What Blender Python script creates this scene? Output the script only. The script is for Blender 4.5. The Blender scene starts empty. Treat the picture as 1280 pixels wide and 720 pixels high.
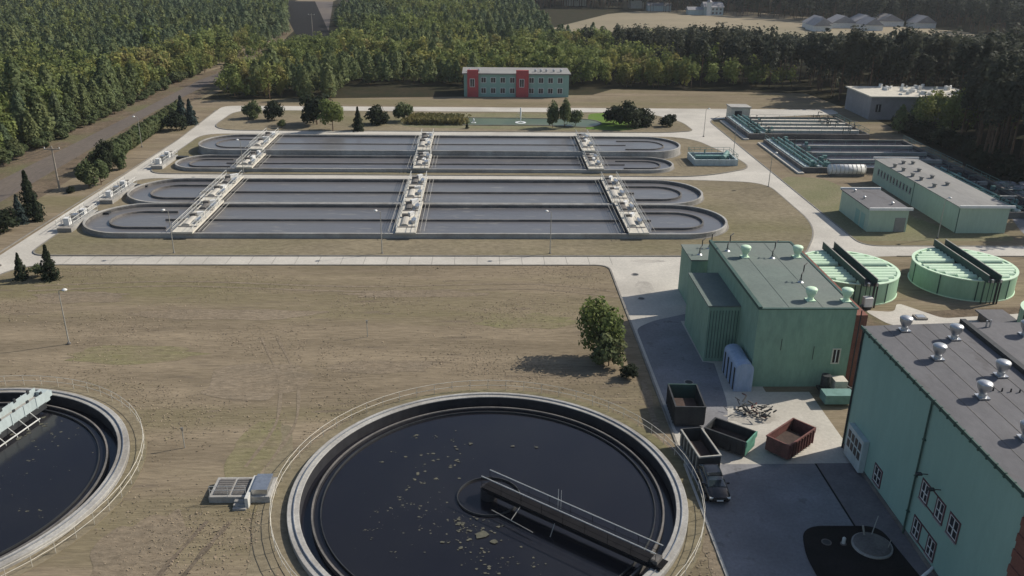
import bpy, math, random
import numpy as np
from mathutils import Matrix, Vector
from mathutils.geometry import tessellate_polygon
rnd = random.Random(7)
PI = math.pi
S = bpy.context.scene
COL = S.collection
CH = 40.0                                   # drone height

# ------------------------------------------------------------------ helpers
def tag(o, label=None, cat=None, group=None, kind=None):
    if label: o['label'] = label
    if cat: o['category'] = cat
    if group: o['group'] = group
    if kind: o['kind'] = kind
    return o

def thing(name, loc, label, cat, group=None, rz=0):
    o = bpy.data.objects.new(name, None); COL.objects.link(o)
    o.location = loc; o.rotation_euler = (0, 0, rz); o.empty_display_size = 0.3
    return tag(o, label, cat, group)

def wloc(o):
    v = Vector((0, 0, 0))
    while o is not None:
        v += Vector(o.location); o = o.parent
    return v

def kids(o): return [c for c in COL.objects if c.parent == o]

def copy_tree(o, parent=None, tree=None):
    tree = tree or {}
    c = o.copy(); COL.objects.link(c)
    if parent: c.parent = parent
    for ch in KIDS.get(o.name, []): copy_tree(ch, c)
    KIDS[c.name] = kids_fast(c)
    return c
KIDS = {}
def kids_fast(c):
    return list(c.children)

class MB:
    def __init__(s): s.v = []; s.f = []; s.m = []
    def add(s, vs, fs, mi=0):
        n = len(s.v); s.v += [tuple(v) for v in vs]
        for f in fs: s.f.append(tuple(n + i for i in f)); s.m.append(mi)
    def box(s, x0, x1, y0, y1, z0, z1, mi=0):
        s.add([(x0,y0,z0),(x1,y0,z0),(x1,y1,z0),(x0,y1,z0),(x0,y0,z1),(x1,y0,z1),(x1,y1,z1),(x0,y1,z1)],
              [(0,3,2,1),(4,5,6,7),(0,1,5,4),(1,2,6,5),(2,3,7,6),(3,0,4,7)], mi); return s
    def obox(s, cx, cy, z0, z1, L, W, a, mi=0):
        c, d = math.cos(a), math.sin(a); P = []
        for z in (z0, z1):
            for u, w in ((-L/2,-W/2),(L/2,-W/2),(L/2,W/2),(-L/2,W/2)):
                P.append((cx+u*c-w*d, cy+u*d+w*c, z))
        s.add(P, [(0,3,2,1),(4,5,6,7),(0,1,5,4),(1,2,6,5),(2,3,7,6),(3,0,4,7)], mi); return s
    def frustum(s, cx, cy, z0, z1, r0, r1, n=16, cap=True, mi=0):
        P = [(cx+r0*math.cos(2*PI*i/n), cy+r0*math.sin(2*PI*i/n), z0) for i in range(n)] + \
            [(cx+r1*math.cos(2*PI*i/n), cy+r1*math.sin(2*PI*i/n), z1) for i in range(n)]
        F = [(i, (i+1) % n, n+(i+1) % n, n+i) for i in range(n)]
        if cap: F += [tuple(range(n))[::-1], tuple(range(n, 2*n))]
        s.add(P, F, mi); return s
    def lathe(s, cx, cy, prof, n=20, mi=0):
        P = []
        for r, z in prof: P += [(cx+r*math.cos(2*PI*i/n), cy+r*math.sin(2*PI*i/n), z) for i in range(n)]
        F = []
        for k in range(len(prof)-1):
            F += [(k*n+i, k*n+(i+1) % n, (k+1)*n+(i+1) % n, (k+1)*n+i) for i in range(n)]
        s.add(P, F, mi); return s
    def tube(s, p, q, r=0.03, n=6, mi=0, r2=None):
        p = Vector(p); q = Vector(q); d = (q-p)
        if d.length < 1e-6: return s
        d.normalize(); a = d.orthogonal().normalized(); b = d.cross(a); r2 = r if r2 is None else r2
        P = [p + (a*math.cos(2*PI*i/n)+b*math.sin(2*PI*i/n))*r for i in range(n)] + \
            [q + (a*math.cos(2*PI*i/n)+b*math.sin(2*PI*i/n))*r2 for i in range(n)]
        s.add(P, [(i, (i+1) % n, n+(i+1) % n, n+i) for i in range(n)] + [tuple(range(n))[::-1], tuple(range(n, 2*n))], mi); return s
    def path(s, pts, r=0.03, n=6, mi=0):
        for a, b in zip(pts, pts[1:]): s.tube(a, b, r, n, mi)
        return s
    def ring(s, cx, cy, r0, r1, z0, z1, n=96, a0=0, a1=2*PI, mi=0):
        full = abs(a1-a0-2*PI) < 1e-6; m = n if full else n+1
        P = []
        for i in range(m):
            a = a0+(a1-a0)*i/n; c, d = math.cos(a), math.sin(a)
            P += [(cx+r0*c,cy+r0*d,z0),(cx+r1*c,cy+r1*d,z0),(cx+r1*c,cy+r1*d,z1),(cx+r0*c,cy+r0*d,z1)]
        F = []
        for i in range(n):
            j = (i+1) % m
            for k in range(4): F.append((4*i+k, 4*i+(k+1) % 4, 4*j+(k+1) % 4, 4*j+k))
        if not full: F += [(0,3,2,1), (4*(m-1),4*(m-1)+1,4*(m-1)+2,4*(m-1)+3)]
        s.add(P, F, mi); return s
    def wall(s, pts, t, z0, z1, closed=False, mi=0):
        """a wall of thickness t along a polyline"""
        n = len(pts); P = []
        for i in range(n):
            a = Vector(pts[(i-1) % n] if (closed or i > 0) else pts[i]); b = Vector(pts[(i+1) % n] if (closed or i < n-1) else pts[i])
            d = (b-a).normalized(); nx, ny = -d.y*t/2, d.x*t/2; x, y = pts[i]
            P += [(x+nx,y+ny,z0),(x-nx,y-ny,z0),(x-nx,y-ny,z1),(x+nx,y+ny,z1)]
        F = []
        for i in range(n if closed else n-1):
            j = (i+1) % n
            for k in range(4): F.append((4*i+k, 4*j+k, 4*j+(k+1) % 4, 4*i+(k+1) % 4))
        if not closed: F += [(0,1,2,3), (4*n-1,4*n-2,4*n-3,4*n-4)]
        s.add(P, F, mi); return s
    def poly(s, outer, z, holes=(), mi=0, skirt=0):
        loops = [[Vector((x, y, 0)) for x, y in outer]] + [[Vector((x, y, 0)) for x, y in h] for h in holes]
        tr = tessellate_polygon(loops); P = [(v.x, v.y, z) for l in loops for v in l]
        F = []
        for a, b, c in tr:
            A, B, C_ = P[a], P[b], P[c]
            F.append((a,b,c) if (B[0]-A[0])*(C_[1]-A[1])-(B[1]-A[1])*(C_[0]-A[0]) > 0 else (a,c,b))
        s.add(P, F, mi)
        if skirt:
            n = len(outer); s.add([(x,y,z) for x,y in outer]+[(x,y,z-skirt) for x,y in outer],
                                  [(i,(i+1)%n,n+(i+1)%n,n+i) for i in range(n)], mi)
        return s
    def rail(s, pts, h=1.1, step=1.6, r=0.028, mids=(0.55,), closed=False, z=None, pr=None):
        """posts, top rail and mid rails along 3-D points"""
        pts = [Vector(p) for p in pts]
        if closed: pts = pts+[pts[0]]
        for a, b in zip(pts, pts[1:]):
            L = (b-a).length; k = max(1, round(L/step))
            for i in range(k+1 if (b is pts[-1] and not closed) else k):
                p = a.lerp(b, i/k); s.tube(p, p+Vector((0,0,h)), pr or r, 5)
            for m in (h,)+tuple(mids): s.tube(a+Vector((0,0,m)), b+Vector((0,0,m)), r, 5)
        return s
    def build(s, name, mats, parent=None, smooth=False, bevel=0):
        o0 = wloc(parent) if parent else Vector((0,0,0))
        me = bpy.data.meshes.new(name)
        me.from_pydata([(x-o0.x, y-o0.y, z-o0.z) for x, y, z in s.v], [], s.f); me.update()
        for m in (mats if isinstance(mats, (list, tuple)) else [mats]): me.materials.append(m)
        me.polygons.foreach_set('material_index', s.m)
        if smooth: me.polygons.foreach_set('use_smooth', [True]*len(s.f))
        o = bpy.data.objects.new(name, me); COL.objects.link(o)
        if parent: o.parent = parent; KIDS.setdefault(parent.name, []).append(o)
        if bevel:
            b = o.modifiers.new('b', 'BEVEL'); b.width = bevel; b.segments = 2; b.limit_method = 'ANGLE'
        return o

def circ(cx, cy, r, n=64, a0=0, a1=2*PI):
    return [(cx+r*math.cos(a0+(a1-a0)*i/n), cy+r*math.sin(a0+(a1-a0)*i/n)) for i in range(n)]

def stadium(x0, x1, cy, r, n=24):
    """capsule outline, x0/x1 are the extreme ends"""
    return [(x1-r+r*math.cos(a), cy+r*math.sin(a)) for a in [-PI/2+PI*i/n for i in range(n+1)]] + \
           [(x0+r+r*math.cos(a), cy+r*math.sin(a)) for a in [PI/2+PI*i/n for i in range(n+1)]]

def rpoly(pts, n=8):
    """polygon (x, y, radius) with rounded corners"""
    out = []; m = len(pts)
    for i in range(m):
        x, y, r = pts[i]; p = Vector((x, y))
        if r <= 0: out.append((x, y)); continue
        a = Vector(pts[i-1][:2])-p; b = Vector(pts[(i+1) % m][:2])-p
        t = min(r, a.length*.49, b.length*.49); A = p+a.normalized()*t; B = p+b.normalized()*t
        for k in range(n+1):
            u = k/n; q = A*(1-u)**2+p*2*u*(1-u)+B*u*u; out.append((q.x, q.y))
    return out

# ------------------------------------------------------------------ materials
def node(nt, t, **kw):
    n = nt.nodes.new(t)
    for k, v in kw.items():
        if k.startswith('i_'): n.inputs[k[2:].replace('_', ' ')].default_value = v
        else: setattr(n, k, v)
    return n
MATS = {}
def mat(name, c1, c2=None, c3=None, scale=1.0, fine=12.0, rough=0.9, bump=0.0, bscale=None, metal=0.0, stretch=(1,1,1),
        spots=None, spot_scale=3.0, spot_lo=.6, spec=0.3, dark=0.25, gen=False):
    """two or three colours mixed by noise at two scales, darkened by fine noise"""
    m = bpy.data.materials.new(name); m.use_nodes = True; nt = m.node_tree; nt.nodes.clear(); L = nt.links.new
    out = node(nt, 'ShaderNodeOutputMaterial'); b = node(nt, 'ShaderNodeBsdfPrincipled')
    b.inputs['Roughness'].default_value = rough; b.inputs['Metallic'].default_value = metal
    b.inputs['Specular IOR Level'].default_value = spec
    L(b.outputs[0], out.inputs[0])
    geo = node(nt, 'ShaderNodeNewGeometry'); mp = node(nt, 'ShaderNodeMapping'); mp.inputs['Scale'].default_value = stretch
    L(geo.outputs['Position'], mp.inputs[0])
    def noise(sc, det=4, rg=.6):
        n = node(nt, 'ShaderNodeTexNoise'); n.inputs['Scale'].default_value = sc; n.inputs['Detail'].default_value = det
        n.inputs['Roughness'].default_value = rg; L(mp.outputs[0], n.inputs['Vector']); return n.outputs[0]
    def ramp(src, a, z):
        r = node(nt, 'ShaderNodeMapRange'); r.inputs[1].default_value = a; r.inputs[2].default_value = z; L(src, r.inputs[0]); return r.outputs[0]
    def mix(f, A, B, bt='MIX'):
        x = node(nt, 'ShaderNodeMix', data_type='RGBA', blend_type=bt)
        for s_, v in ((0, f), (6, A), (7, B)):
            if isinstance(v, (int, float)): x.inputs[s_].default_value = v
            elif isinstance(v, tuple): x.inputs[s_].default_value = (*v, 1)
            else: L(v, x.inputs[s_])
        return x.outputs[2]
    c2 = c2 or tuple(v*.8 for v in c1)
    col = mix(ramp(noise(scale, 5), .35, .65), c1, c2)
    if c3: col = mix(ramp(noise(scale*.23, 4), .48, .66), col, c3)
    if spots: col = mix(ramp(noise(spot_scale, 3), spot_lo, spot_lo+.06), col, spots)
    f = noise(fine, 6, .7)
    g = ramp(f, .25, .75)
    mv = node(nt, 'ShaderNodeMapRange'); mv.inputs[3].default_value = 1-dark; mv.inputs[4].default_value = 1+dark*.6; L(g, mv.inputs[0])
    vm = node(nt, 'ShaderNodeVectorMath', operation='MULTIPLY'); L(col, vm.inputs[0])
    cb = node(nt, 'ShaderNodeCombineXYZ')
    for i in range(3): L(mv.outputs[0], cb.inputs[i])
    L(cb.outputs[0], vm.inputs[1]); L(vm.outputs[0], b.inputs['Base Color'])
    if bump:
        bn = node(nt, 'ShaderNodeBump'); bn.inputs['Strength'].default_value = 1.0; bn.inputs['Distance'].default_value = bump
        src = noise(bscale, 5) if bscale else f
        L(src, bn.inputs['Height']); L(bn.outputs[0], b.inputs['Normal'])
    MATS[name] = m
    return m

M_ground = mat('dry_grass', (.268,.218,.152), (.188,.153,.106), (.19,.165,.098), scale=.3, fine=3.6, rough=1, bump=.07, bscale=5, stretch=(.14,1,1), dark=.42, spots=(.165,.135,.098), spot_scale=.9, spot_lo=.62, spec=.05)
M_isl = mat('island_grass', (.25,.212,.145), (.19,.162,.112), (.17,.158,.085), scale=.10, fine=2.2, rough=1, bump=.08, stretch=(.5,1,1), dark=.4, spec=.05)
M_green = mat('green_grass', (.17,.17,.095), (.22,.20,.125), scale=.15, fine=2.5, rough=1, bump=.06, dark=.35, spec=.05)
M_lawn = mat('lawn', (.10,.19,.03), (.13,.19,.05), scale=.2, fine=2, rough=1, dark=.25, spec=.05)
M_soil = mat('bare_soil', (.18,.14,.10), (.12,.095,.068), (.14,.135,.075), scale=.35, fine=1.5, rough=1, bump=.1, dark=.4, spec=.05)
M_conc = mat('pale_concrete', (.53,.50,.44), (.46,.435,.385), (.40,.375,.33), scale=.25, fine=3, rough=.9, bump=.01, dark=.2, spec=.2)
M_conc2 = mat('tank_concrete', (.42,.41,.38), (.33,.32,.30), (.25,.235,.21), scale=.6, fine=5, rough=.9, bump=.015, dark=.3, spec=.2)
M_concd = mat('stained_concrete', (.17,.16,.15), (.11,.105,.1), (.22,.2,.18), scale=.7, fine=5, rough=.9, bump=.015, dark=.35, spec=.2)
M_liner = mat('black_stained_lining', (.03,.03,.035), (.02,.02,.024), scale=1, fine=6, rough=.9)
M_deck = mat('tarred_deck', (.010,.010,.012), (.014,.014,.016), scale=1, fine=6, rough=.95, spec=.1)
M_kerb = mat('kerb', (.25,.235,.21), (.18,.17,.15), scale=1, fine=6, rough=.9)
M_asph = mat('apron_asphalt', (.24,.24,.255), (.19,.19,.20), (.15,.15,.16), scale=.28, fine=4, rough=.85, bump=.01, dark=.25, spots=(.15,.15,.155), spot_scale=.6, spot_lo=.62)
M_asphd = mat('dark_asphalt', (.022,.021,.021), (.014,.014,.014), scale=.5, fine=6, rough=.95, dark=.3, spec=.08)
M_walk = mat('side_slabs', (.19,.175,.18), (.15,.14,.145), scale=.8, fine=5, rough=.9, dark=.25)
M_dirt = mat('dirt_road', (.125,.105,.093), (.098,.083,.075), (.15,.125,.10), scale=.15, fine=2, rough=.95, dark=.3, stretch=(1,.3,1))
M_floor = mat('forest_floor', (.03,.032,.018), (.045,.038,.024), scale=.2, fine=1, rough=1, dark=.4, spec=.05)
M_field = mat('mown_field', (.27,.225,.15), (.22,.185,.125), (.19,.17,.10), scale=.03, fine=.6, rough=1, dark=.2, stretch=(.4,1,1))
M_gwall = mat('green_render', (.27,.42,.36), (.245,.385,.33), (.285,.435,.375), scale=.5, fine=2.0, rough=.85, bump=.004, dark=.10, stretch=(1,1,.3))
M_gwall2 = mat('green_cladding', (.255,.375,.285), (.215,.33,.25), scale=.5, fine=2.5, rough=.8, dark=.2, stretch=(1,1,.3))
M_gpale = mat('pale_green_cladding', (.40,.50,.40), (.36,.455,.365), scale=.3, fine=3, rough=.7, dark=.12, stretch=(1,1,.2))
M_gdark = mat('dark_green_metal', (.05,.10,.085), (.04,.08,.065), scale=1, fine=6, rough=.6, dark=.2)
M_roof = mat('grey_roof_felt', (.138,.136,.142), (.118,.116,.122), (.152,.149,.154), scale=.4, fine=2.5, rough=.9, bump=.006, dark=.18, stretch=(1,.5,1), spots=(.115,.11,.112), spot_scale=.5, spot_lo=.6)
M_groof = mat('greenish_roof_felt', (.15,.185,.165), (.125,.155,.14), (.18,.20,.18), scale=.3, fine=3, rough=.9, bump=.006, dark=.16)
M_hroof = mat('hall_roof', (.27,.265,.25), (.225,.22,.21), scale=.3, fine=2, rough=.85, dark=.15, stretch=(1,.3,1))
M_brick = mat('red_render', (.24,.10,.075), (.19,.08,.06), scale=.7, fine=6, rough=.9, dark=.3)
M_red = mat('red_paint', (.45,.09,.09), (.38,.08,.08), scale=1, fine=5, rough=.8, dark=.15)
M_wframe = mat('mauve_window_surround', (.12,.055,.065), (.10,.05,.055), scale=2, fine=8, rough=.8)
M_white = mat('white_paint', (.72,.72,.70), (.62,.62,.60), scale=1.2, fine=6, rough=.6, dark=.15)
M_cream = mat('cream_paint', (.62,.58,.49), (.5,.47,.40), scale=1, fine=6, rough=.7, dark=.2)
M_galv = mat('galvanised_steel', (.55,.56,.57), (.42,.43,.44), scale=2, fine=10, rough=.38, metal=.85, dark=.15)
M_rail = mat('rail_steel', (.40,.385,.34), (.30,.29,.26), scale=2, fine=8, rough=.6, metal=.1)
M_railw = mat('pale_rail', (.62,.62,.58), (.5,.5,.47), scale=2, fine=8, rough=.6)
M_railg = mat('teal_rail', (.16,.28,.26), (.12,.22,.2), scale=2, fine=8, rough=.6)
M_aqua = mat('pale_aqua_panel', (.45,.52,.52), (.38,.44,.44), scale=.8, fine=4, rough=.6, dark=.15, stretch=(1,1,.4))
M_mint = mat('mint_tank_paint', (.32,.50,.34), (.285,.455,.305), (.35,.53,.365), scale=.5, fine=3, rough=.55, dark=.1, stretch=(1,1,.3))
M_mintp = mat('mint_cover', (.62,.78,.58), (.56,.73,.53), scale=.5, fine=3, rough=.5, dark=.1)
M_black = mat('black_gap', (.01,.012,.01), (.014,.014,.012), rough=.9)
M_glass = mat('window_glass', (.02,.022,.028), (.03,.03,.036), scale=1, rough=.12, spec=.6)
M_dkst = mat('dark_steel', (.045,.048,.05), (.03,.032,.034), scale=1.5, fine=8, rough=.6, dark=.3)
M_blue = mat('blue_shade_sheet', (.38,.45,.58), (.28,.36,.50), scale=.8, fine=4, rough=.5, dark=.2, stretch=(1,1,.3))
M_rust = mat('rusty_red_steel', (.19,.075,.065), (.11,.05,.042), scale=1.2, fine=6, rough=.75, dark=.3)
M_skin = mat('container_inside', (.05,.035,.03), (.08,.055,.045), scale=1.2, fine=6, rough=.9, dark=.4)
M_mintbar = mat('mint_container_end', (.13,.33,.24), (.09,.22,.16), scale=1.2, fine=6, rough=.6)
M_car = mat('black_car_paint', (.012,.012,.014), (.014,.014,.016), rough=.22, spec=.6, dark=.05)
M_cglass = mat('car_glass', (.02,.03,.035), (.025,.035,.04), rough=.08, spec=.8, dark=.02)
M_tyre = mat('tyre', (.012,.012,.012), (.016,.016,.016), rough=.9)
M_lampw = mat('lamp_head_paint', (.7,.7,.68), (.6,.6,.58), rough=.5)
M_wood = mat('weathered_pole', (.34,.30,.25), (.26,.23,.19), scale=2, fine=8, rough=.9)
M_scum = mat('scum', (.135,.13,.095), (.08,.08,.06), scale=2, fine=8, rough=.9, dark=.5)
M_rubble = mat('pale_sheets', (.42,.41,.42), (.28,.27,.28), scale=.8, fine=3, rough=.9, dark=.4)
M_froof = mat('far_grey_roof', (.30,.29,.30), (.24,.235,.24), scale=.2, fine=1, rough=.8, dark=.15)
M_bark = mat('pine_bark', (.16,.105,.075), (.11,.075,.055), scale=1, fine=5, rough=1, dark=.3, spec=.05)
M_fount = mat('fountain_spray', (.8,.82,.82), (.7,.72,.72), rough=.6)

def leafmat(name, a, b, c, sc=.05):
    m = mat(name, a, b, c, scale=sc*4, fine=.9, rough=.75, dark=.4, spec=.15)
    nt = m.node_tree; b_ = [n for n in nt.nodes if n.type == 'BSDF_PRINCIPLED'][0]; o_ = [n for n in nt.nodes if n.type == 'OUTPUT_MATERIAL'][0]
    tr = node(nt, 'ShaderNodeBsdfTranslucent'); mx = node(nt, 'ShaderNodeMixShader'); mx.inputs[0].default_value = .38
    nt.links.new(b_.inputs['Base Color'].links[0].from_socket, tr.inputs[0]); nt.links.new(b_.outputs[0], mx.inputs[1]); nt.links.new(tr.outputs[0], mx.inputs[2])
    nt.links.new(mx.outputs[0], o_.inputs[0])
    return m
M_pine = leafmat('pine_needles', (.165,.20,.085), (.115,.15,.066), (.185,.205,.085), .09)
M_pineb = leafmat('blue_pine_needles', (.15,.19,.10), (.11,.15,.08), (.17,.195,.09), .09)
M_broad = leafmat('broadleaf_foliage', (.20,.235,.072), (.14,.18,.06), (.23,.235,.075), .09)
M_yell = leafmat('yellowing_foliage', (.30,.29,.085), (.24,.25,.075), (.25,.21,.09), .09)
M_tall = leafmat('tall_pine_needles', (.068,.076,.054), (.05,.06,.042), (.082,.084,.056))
M_bspr = leafmat('blue_spruce_needles', (.05,.075,.068), (.04,.058,.054), (.06,.08,.07))
M_spr = leafmat('dark_spruce_needles', (.032,.045,.024), (.024,.034,.018), (.04,.05,.024))
M_hedge = leafmat('hedge_foliage', (.12,.15,.065), (.09,.12,.055), (.14,.155,.07), .2)
M_reed = leafmat('reed_leaves', (.24,.21,.09), (.18,.16,.07), (.14,.14,.06), .2)

def water(name, col, rough=.08, bump=.02, bs=2.0, c2=None, spec=.5, **kw):
    m = mat(name, col, c2 or tuple(v*.8 for v in col), scale=.12, fine=1.2, **kw, rough=rough, bump=bump, bscale=bs, dark=.12, spec=spec)
    return m
W_dark = water('clarifier_water', (.010,.010,.014), .16, .006, 1.2, (.014,.014,.017), .35)
W_ditch = water('ditch_water', (.135,.132,.136), .28, .02, 3, (.105,.102,.106), .4, c3=(.155,.148,.14), stretch=(.22,1,1), spots=(.20,.19,.175), spot_scale=1.3, spot_lo=.62)
W_chan = water('channel_water', (.012,.012,.018), .2, .004)
W_pond = water('pond_water', (.075,.105,.055), .3, .02, 2, (.11,.135,.07), .25)
W_react = water('reactor_water', (.035,.036,.05), .2, .01, 2)

# ------------------------------------------------------------------ setting: ground and roads
CL1 = (0.35, 55.7, 15.25); CL2 = (-43.8, 57.2, 15.0)
holes = [circ(CL1[0], CL1[1], CL1[2]-.3, 96), circ(CL2[0], CL2[1], CL2[2]-.3, 96)]
g = MB(); g.poly([(-900,-60),(900,-60),(900,2600),(-900,2600)], 0, holes)
tag(g.build('ground', M_ground), kind='structure')

pave = rpoly([(-65.2,28,0),(-61.4,28,0),(-61.4,106,6),(16.6,106,2),(16.6,59.4,0),(31.2,59.4,0),(31.2,71.5,0),(27,71.5,0),(27,107.6,0),
              (44,107.8,0),(56,109.6,3),(150,109.6,0),(150,113.6,0),(53.8,113.6,3),(53.8,206,5),(90,214,3),(90,220,0),(-66,220,4),(-64.2,180,0)])
g = MB(); g.poly(pave, .02)
tag(g.build('concrete_road', M_conc), kind='structure')
islands = [
    ('grass_verge', M_isl, [(-61.1,109.3,3),(44.0,109.3,3),(50.4,122,8),(50.4,147.5,5),(37,149.3,6),(-61.1,148.9,4)]),
    ('grass_verge', M_isl, [(-60.9,152.3,4),(40,151.6,8),(50.6,158,6),(50.6,164,6),(45,185.5,7),(-60.9,186.2,5)]),
    ('grass_verge', M_isl, [(-61.0,190.0,8),(41,190.0,3),(47.5,192,2),(47,203,5),(40,213.5,4),(-61.0,213.5,6)]),
]
for nm, m_, pts in islands:
    op = rpoly(pts)
    g = MB(); g.poly(op, .13); tag(g.build(nm, m_), kind='structure')
    g = MB(); g.wall(op, .22, 0, .145, True); tag(g.build('kerb', M_kerb), kind='structure')
g = MB(); g.wall(rpoly([(-61.3,30,0),(-61.3,105.9,6),(16.5,105.9,2),(16.5,60,0)]), .2, 0, .09); tag(g.build('kerb', M_kerb), kind='structure')
g = MB(); g.wall(rpoly([(-65.3,30,0),(-65.3,110,0),(-64.3,180,0),(-66,216,4)]), .2, 0, .09); tag(g.build('kerb', M_kerb), kind='structure')
g = MB(); g.wall(rpoly([(57,109.5,0),(110,109.5,0)]), .2, 0, .09); tag(g.build('kerb', M_kerb), kind='structure')
g = MB(); g.wall(rpoly([(110,113.7,0),(53.9,113.7,3),(53.9,204,5),(58,210,0)]), .2, 0, .09); tag(g.build('kerb', M_kerb), kind='structure')
# pale joints of path slabs
g = MB()
for i in range(26): g.box(-58+i*3.0, -57.94+i*3.0, 106.1, 109.1, .024, .026)
tag(g.build('path_joint', M_kerb), kind='structure')
# apron
g = MB(); g.poly([(16.6,24),(27.35,24),(27.35,59.4),(16.6,59.4)], .02); tag(g.build('asphalt_apron', M_asph), kind='structure')
g = MB(); g.poly([(27.5,24),(30.72,24),(30.72,59.4),(27.5,59.4)], .05); tag(g.build('slab_pavement', M_walk), kind='structure')
g = MB(); g.box(27.35,27.5,24,59.4,-.05,.028); tag(g.build('drain_gutter', M_black), kind='structure')
g = MB(); g.box(16.4,16.6,24,59.4,-.05,.09); tag(g.build('kerb', M_conc), kind='structure')
g = MB(); g.poly(rpoly([(23.0,24,0),(29.3,24,0),(29.9,44,.5),(29.2,51.2,1.2),(23.4,51.3,2.2),(22.6,48,1)]), .058); tag(g.build('fresh_asphalt', M_asphd), kind='structure')
g = MB(); g.poly(rpoly([(16.9,64,1),(21.6,64.6,1),(22.8,70,1),(23.5,77.5,0),(22.4,77.9,0),(22.3,88,0),(25.5,88.2,0),(25.5,91,1),(19,88,2),(16.9,86,1)]), .0228); tag(g.build('yard_shadow_asphalt', M_asph), kind='structure')  # darker asphalt sheet along the building's shadow edges; shade put into its colour
# dirt road left and bare margins
g = MB(); g.poly([(-92,60),(-73.5,60),(-72,120),(-72.5,150),(-73,172),(-76,212),(-74,262),(-66,330),(-62,380),(-96,560),(-120,560),(-91,300),(-90,200)][:11]+[(-86,360),(-84,300),(-90,260),(-90,200)], .006)
tag(g.build('bare_ground', M_soil), kind='structure')
g = MB(); g.poly([(-82.8,60),(-76.8,60),(-77.2,130),(-78.3,160),(-80.3,211),(-79.5,262),(-70,330),(-66,375),(-100,600),(-116,600),(-78,375),(-77,330),(-84.5,262),(-84,200),(-84.2,150)], .016)
tag(g.build('dirt_road', M_dirt), kind='structure')
g = MB(); g.poly([(-76.5,335),(-66.5,335),(-64,375),(-112,600),(-136,600),(-79,378)], .03); tag(g.build('dark_track', M_asphd), kind='structure')
# beaten tracks in the near grass, soil behind the buildings
g = MB(); g.poly(rpoly([(-15,40,1),(-13.4,40,1),(-14.6,52,3),(-15.6,60,3),(-17,66,2),(-18.5,66,2),(-17.6,58,3),(-16.6,50,3)]), .01); tag(g.build('worn_track', M_isl), kind='structure')
g = MB(); g.poly(rpoly([(35.6,62.3,0),(70,62.3,2),(74,90,4),(66,92,3),(56,91.3,4),(49,90,2),(40,92,3),(35.6,90,0)]), .008); tag(g.build('bare_soil_yard', M_soil), kind='structure')
g = MB(); g.poly(rpoly([(49.6,93.2,1),(52.9,88.6,1),(62,89.8,1),(72,92,1),(72,89.0,1),(58,86.6,1),(46,86.2,2),(44.6,91,1),(48,90.4,1)]), .028); tag(g.build('slab_path', M_conc), kind='structure')
g = MB(); g.poly(rpoly([(53.9,116,2),(66,116,2),(78,116,3),(78,120,3),(70,121,0),(66,135,4),(62,151,2),(56,152.6,2),(53.9,150,0)]), .008); tag(g.build('mixed_grass', M_green), kind='structure')
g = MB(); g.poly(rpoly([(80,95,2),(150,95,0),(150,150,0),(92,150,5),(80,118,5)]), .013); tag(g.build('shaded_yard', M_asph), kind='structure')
# forest floor, field
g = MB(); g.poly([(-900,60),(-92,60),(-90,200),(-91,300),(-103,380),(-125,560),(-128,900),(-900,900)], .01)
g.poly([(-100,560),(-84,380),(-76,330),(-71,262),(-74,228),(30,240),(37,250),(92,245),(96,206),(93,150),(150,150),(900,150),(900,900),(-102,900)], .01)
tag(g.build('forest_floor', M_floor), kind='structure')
g = MB(); g.poly([(30,425),(60,395),(95,368),(225,385),(238,430),(215,470),(165,545),(110,560),(72,520)], .04); tag(g.build('mown_field', M_field), kind='structure')
# worn and damp patches on the lawn, stains on the yard
M_worn = mat('trodden_grass', (.235,.19,.135), (.20,.165,.12), (.25,.205,.15), scale=.6, fine=3, rough=1, bump=.08, dark=.45, stretch=(.4,1,1), spec=.05)
M_mow = mat('greener_grass', (.20,.185,.10), (.22,.185,.12), scale=.5, fine=3, rough=1, bump=.08, dark=.45, stretch=(.3,1,1), spec=.05)
M_stain = mat('stained_paving', (.40,.375,.33), (.33,.31,.275), (.45,.42,.37), scale=.9, fine=4, rough=.9, dark=.3)
r = random.Random(12)
def patch(cx, cy, a, b, z, m_, nm):
    P = [(cx+a*math.cos(2*PI*i/22)*r.uniform(.7,1.2), cy+b*math.sin(2*PI*i/22)*r.uniform(.7,1.2), .5) for i in range(22)]
    g = MB(); g.poly(rpoly(P, 3), z); tag(g.build(nm, m_), kind='structure')
for cx, cy, a, b, k in ((-8,96,9,1.2,0),(-30,90,12,1.6,0),(5,88,6,2.2,1),(-22,74,5,4,0),(-36,80,7,2.4,1),(-10,77,6,1.4,0),(-19,62,2.2,5,1),(-24,49,3,5,0),(-48,95,6,2,0)):
    patch(cx, cy, a, b, .012 if k else .016, M_mow if k else M_worn, 'grass_patch')
for cx, cy, a, b in ((20,98,1.2,2.4),(22,107.5,2.4,.6),(24.5,66.8,2.6,1.3),(29,65,.7,.5)):
    patch(cx, cy, a, b, .0245, M_stain, 'road_stain')
def strip(pts, w, z, m_, nm):
    P = [Vector(p) for p in pts]; Lf = []; Rt = []
    Q = []
    for i in range(len(P)-1):
        for k in range(6): Q.append(P[i].lerp(P[i+1], k/6))
    Q.append(P[-1])
    for _ in range(4): Q = [Q[0]]+[(Q[i-1]+Q[i]*2+Q[i+1])/4 for i in range(1,len(Q)-1)]+[Q[-1]]
    for i, p in enumerate(Q):
        d = (Q[min(i+1,len(Q)-1)]-Q[max(i-1,0)]).normalized(); n_ = Vector((-d.y, d.x)); ww = w*r.uniform(.6,1.3)/2
        Lf.append(p+n_*ww); Rt.append(p-n_*ww)
    g = MB(); n = len(Q); g.add([(v.x,v.y,z) for v in Lf]+[(v.x,v.y,z) for v in Rt], [(n+i,n+i+1,i+1,i) for i in range(n-1)])
    tag(g.build(nm, m_), kind='structure')
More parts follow.
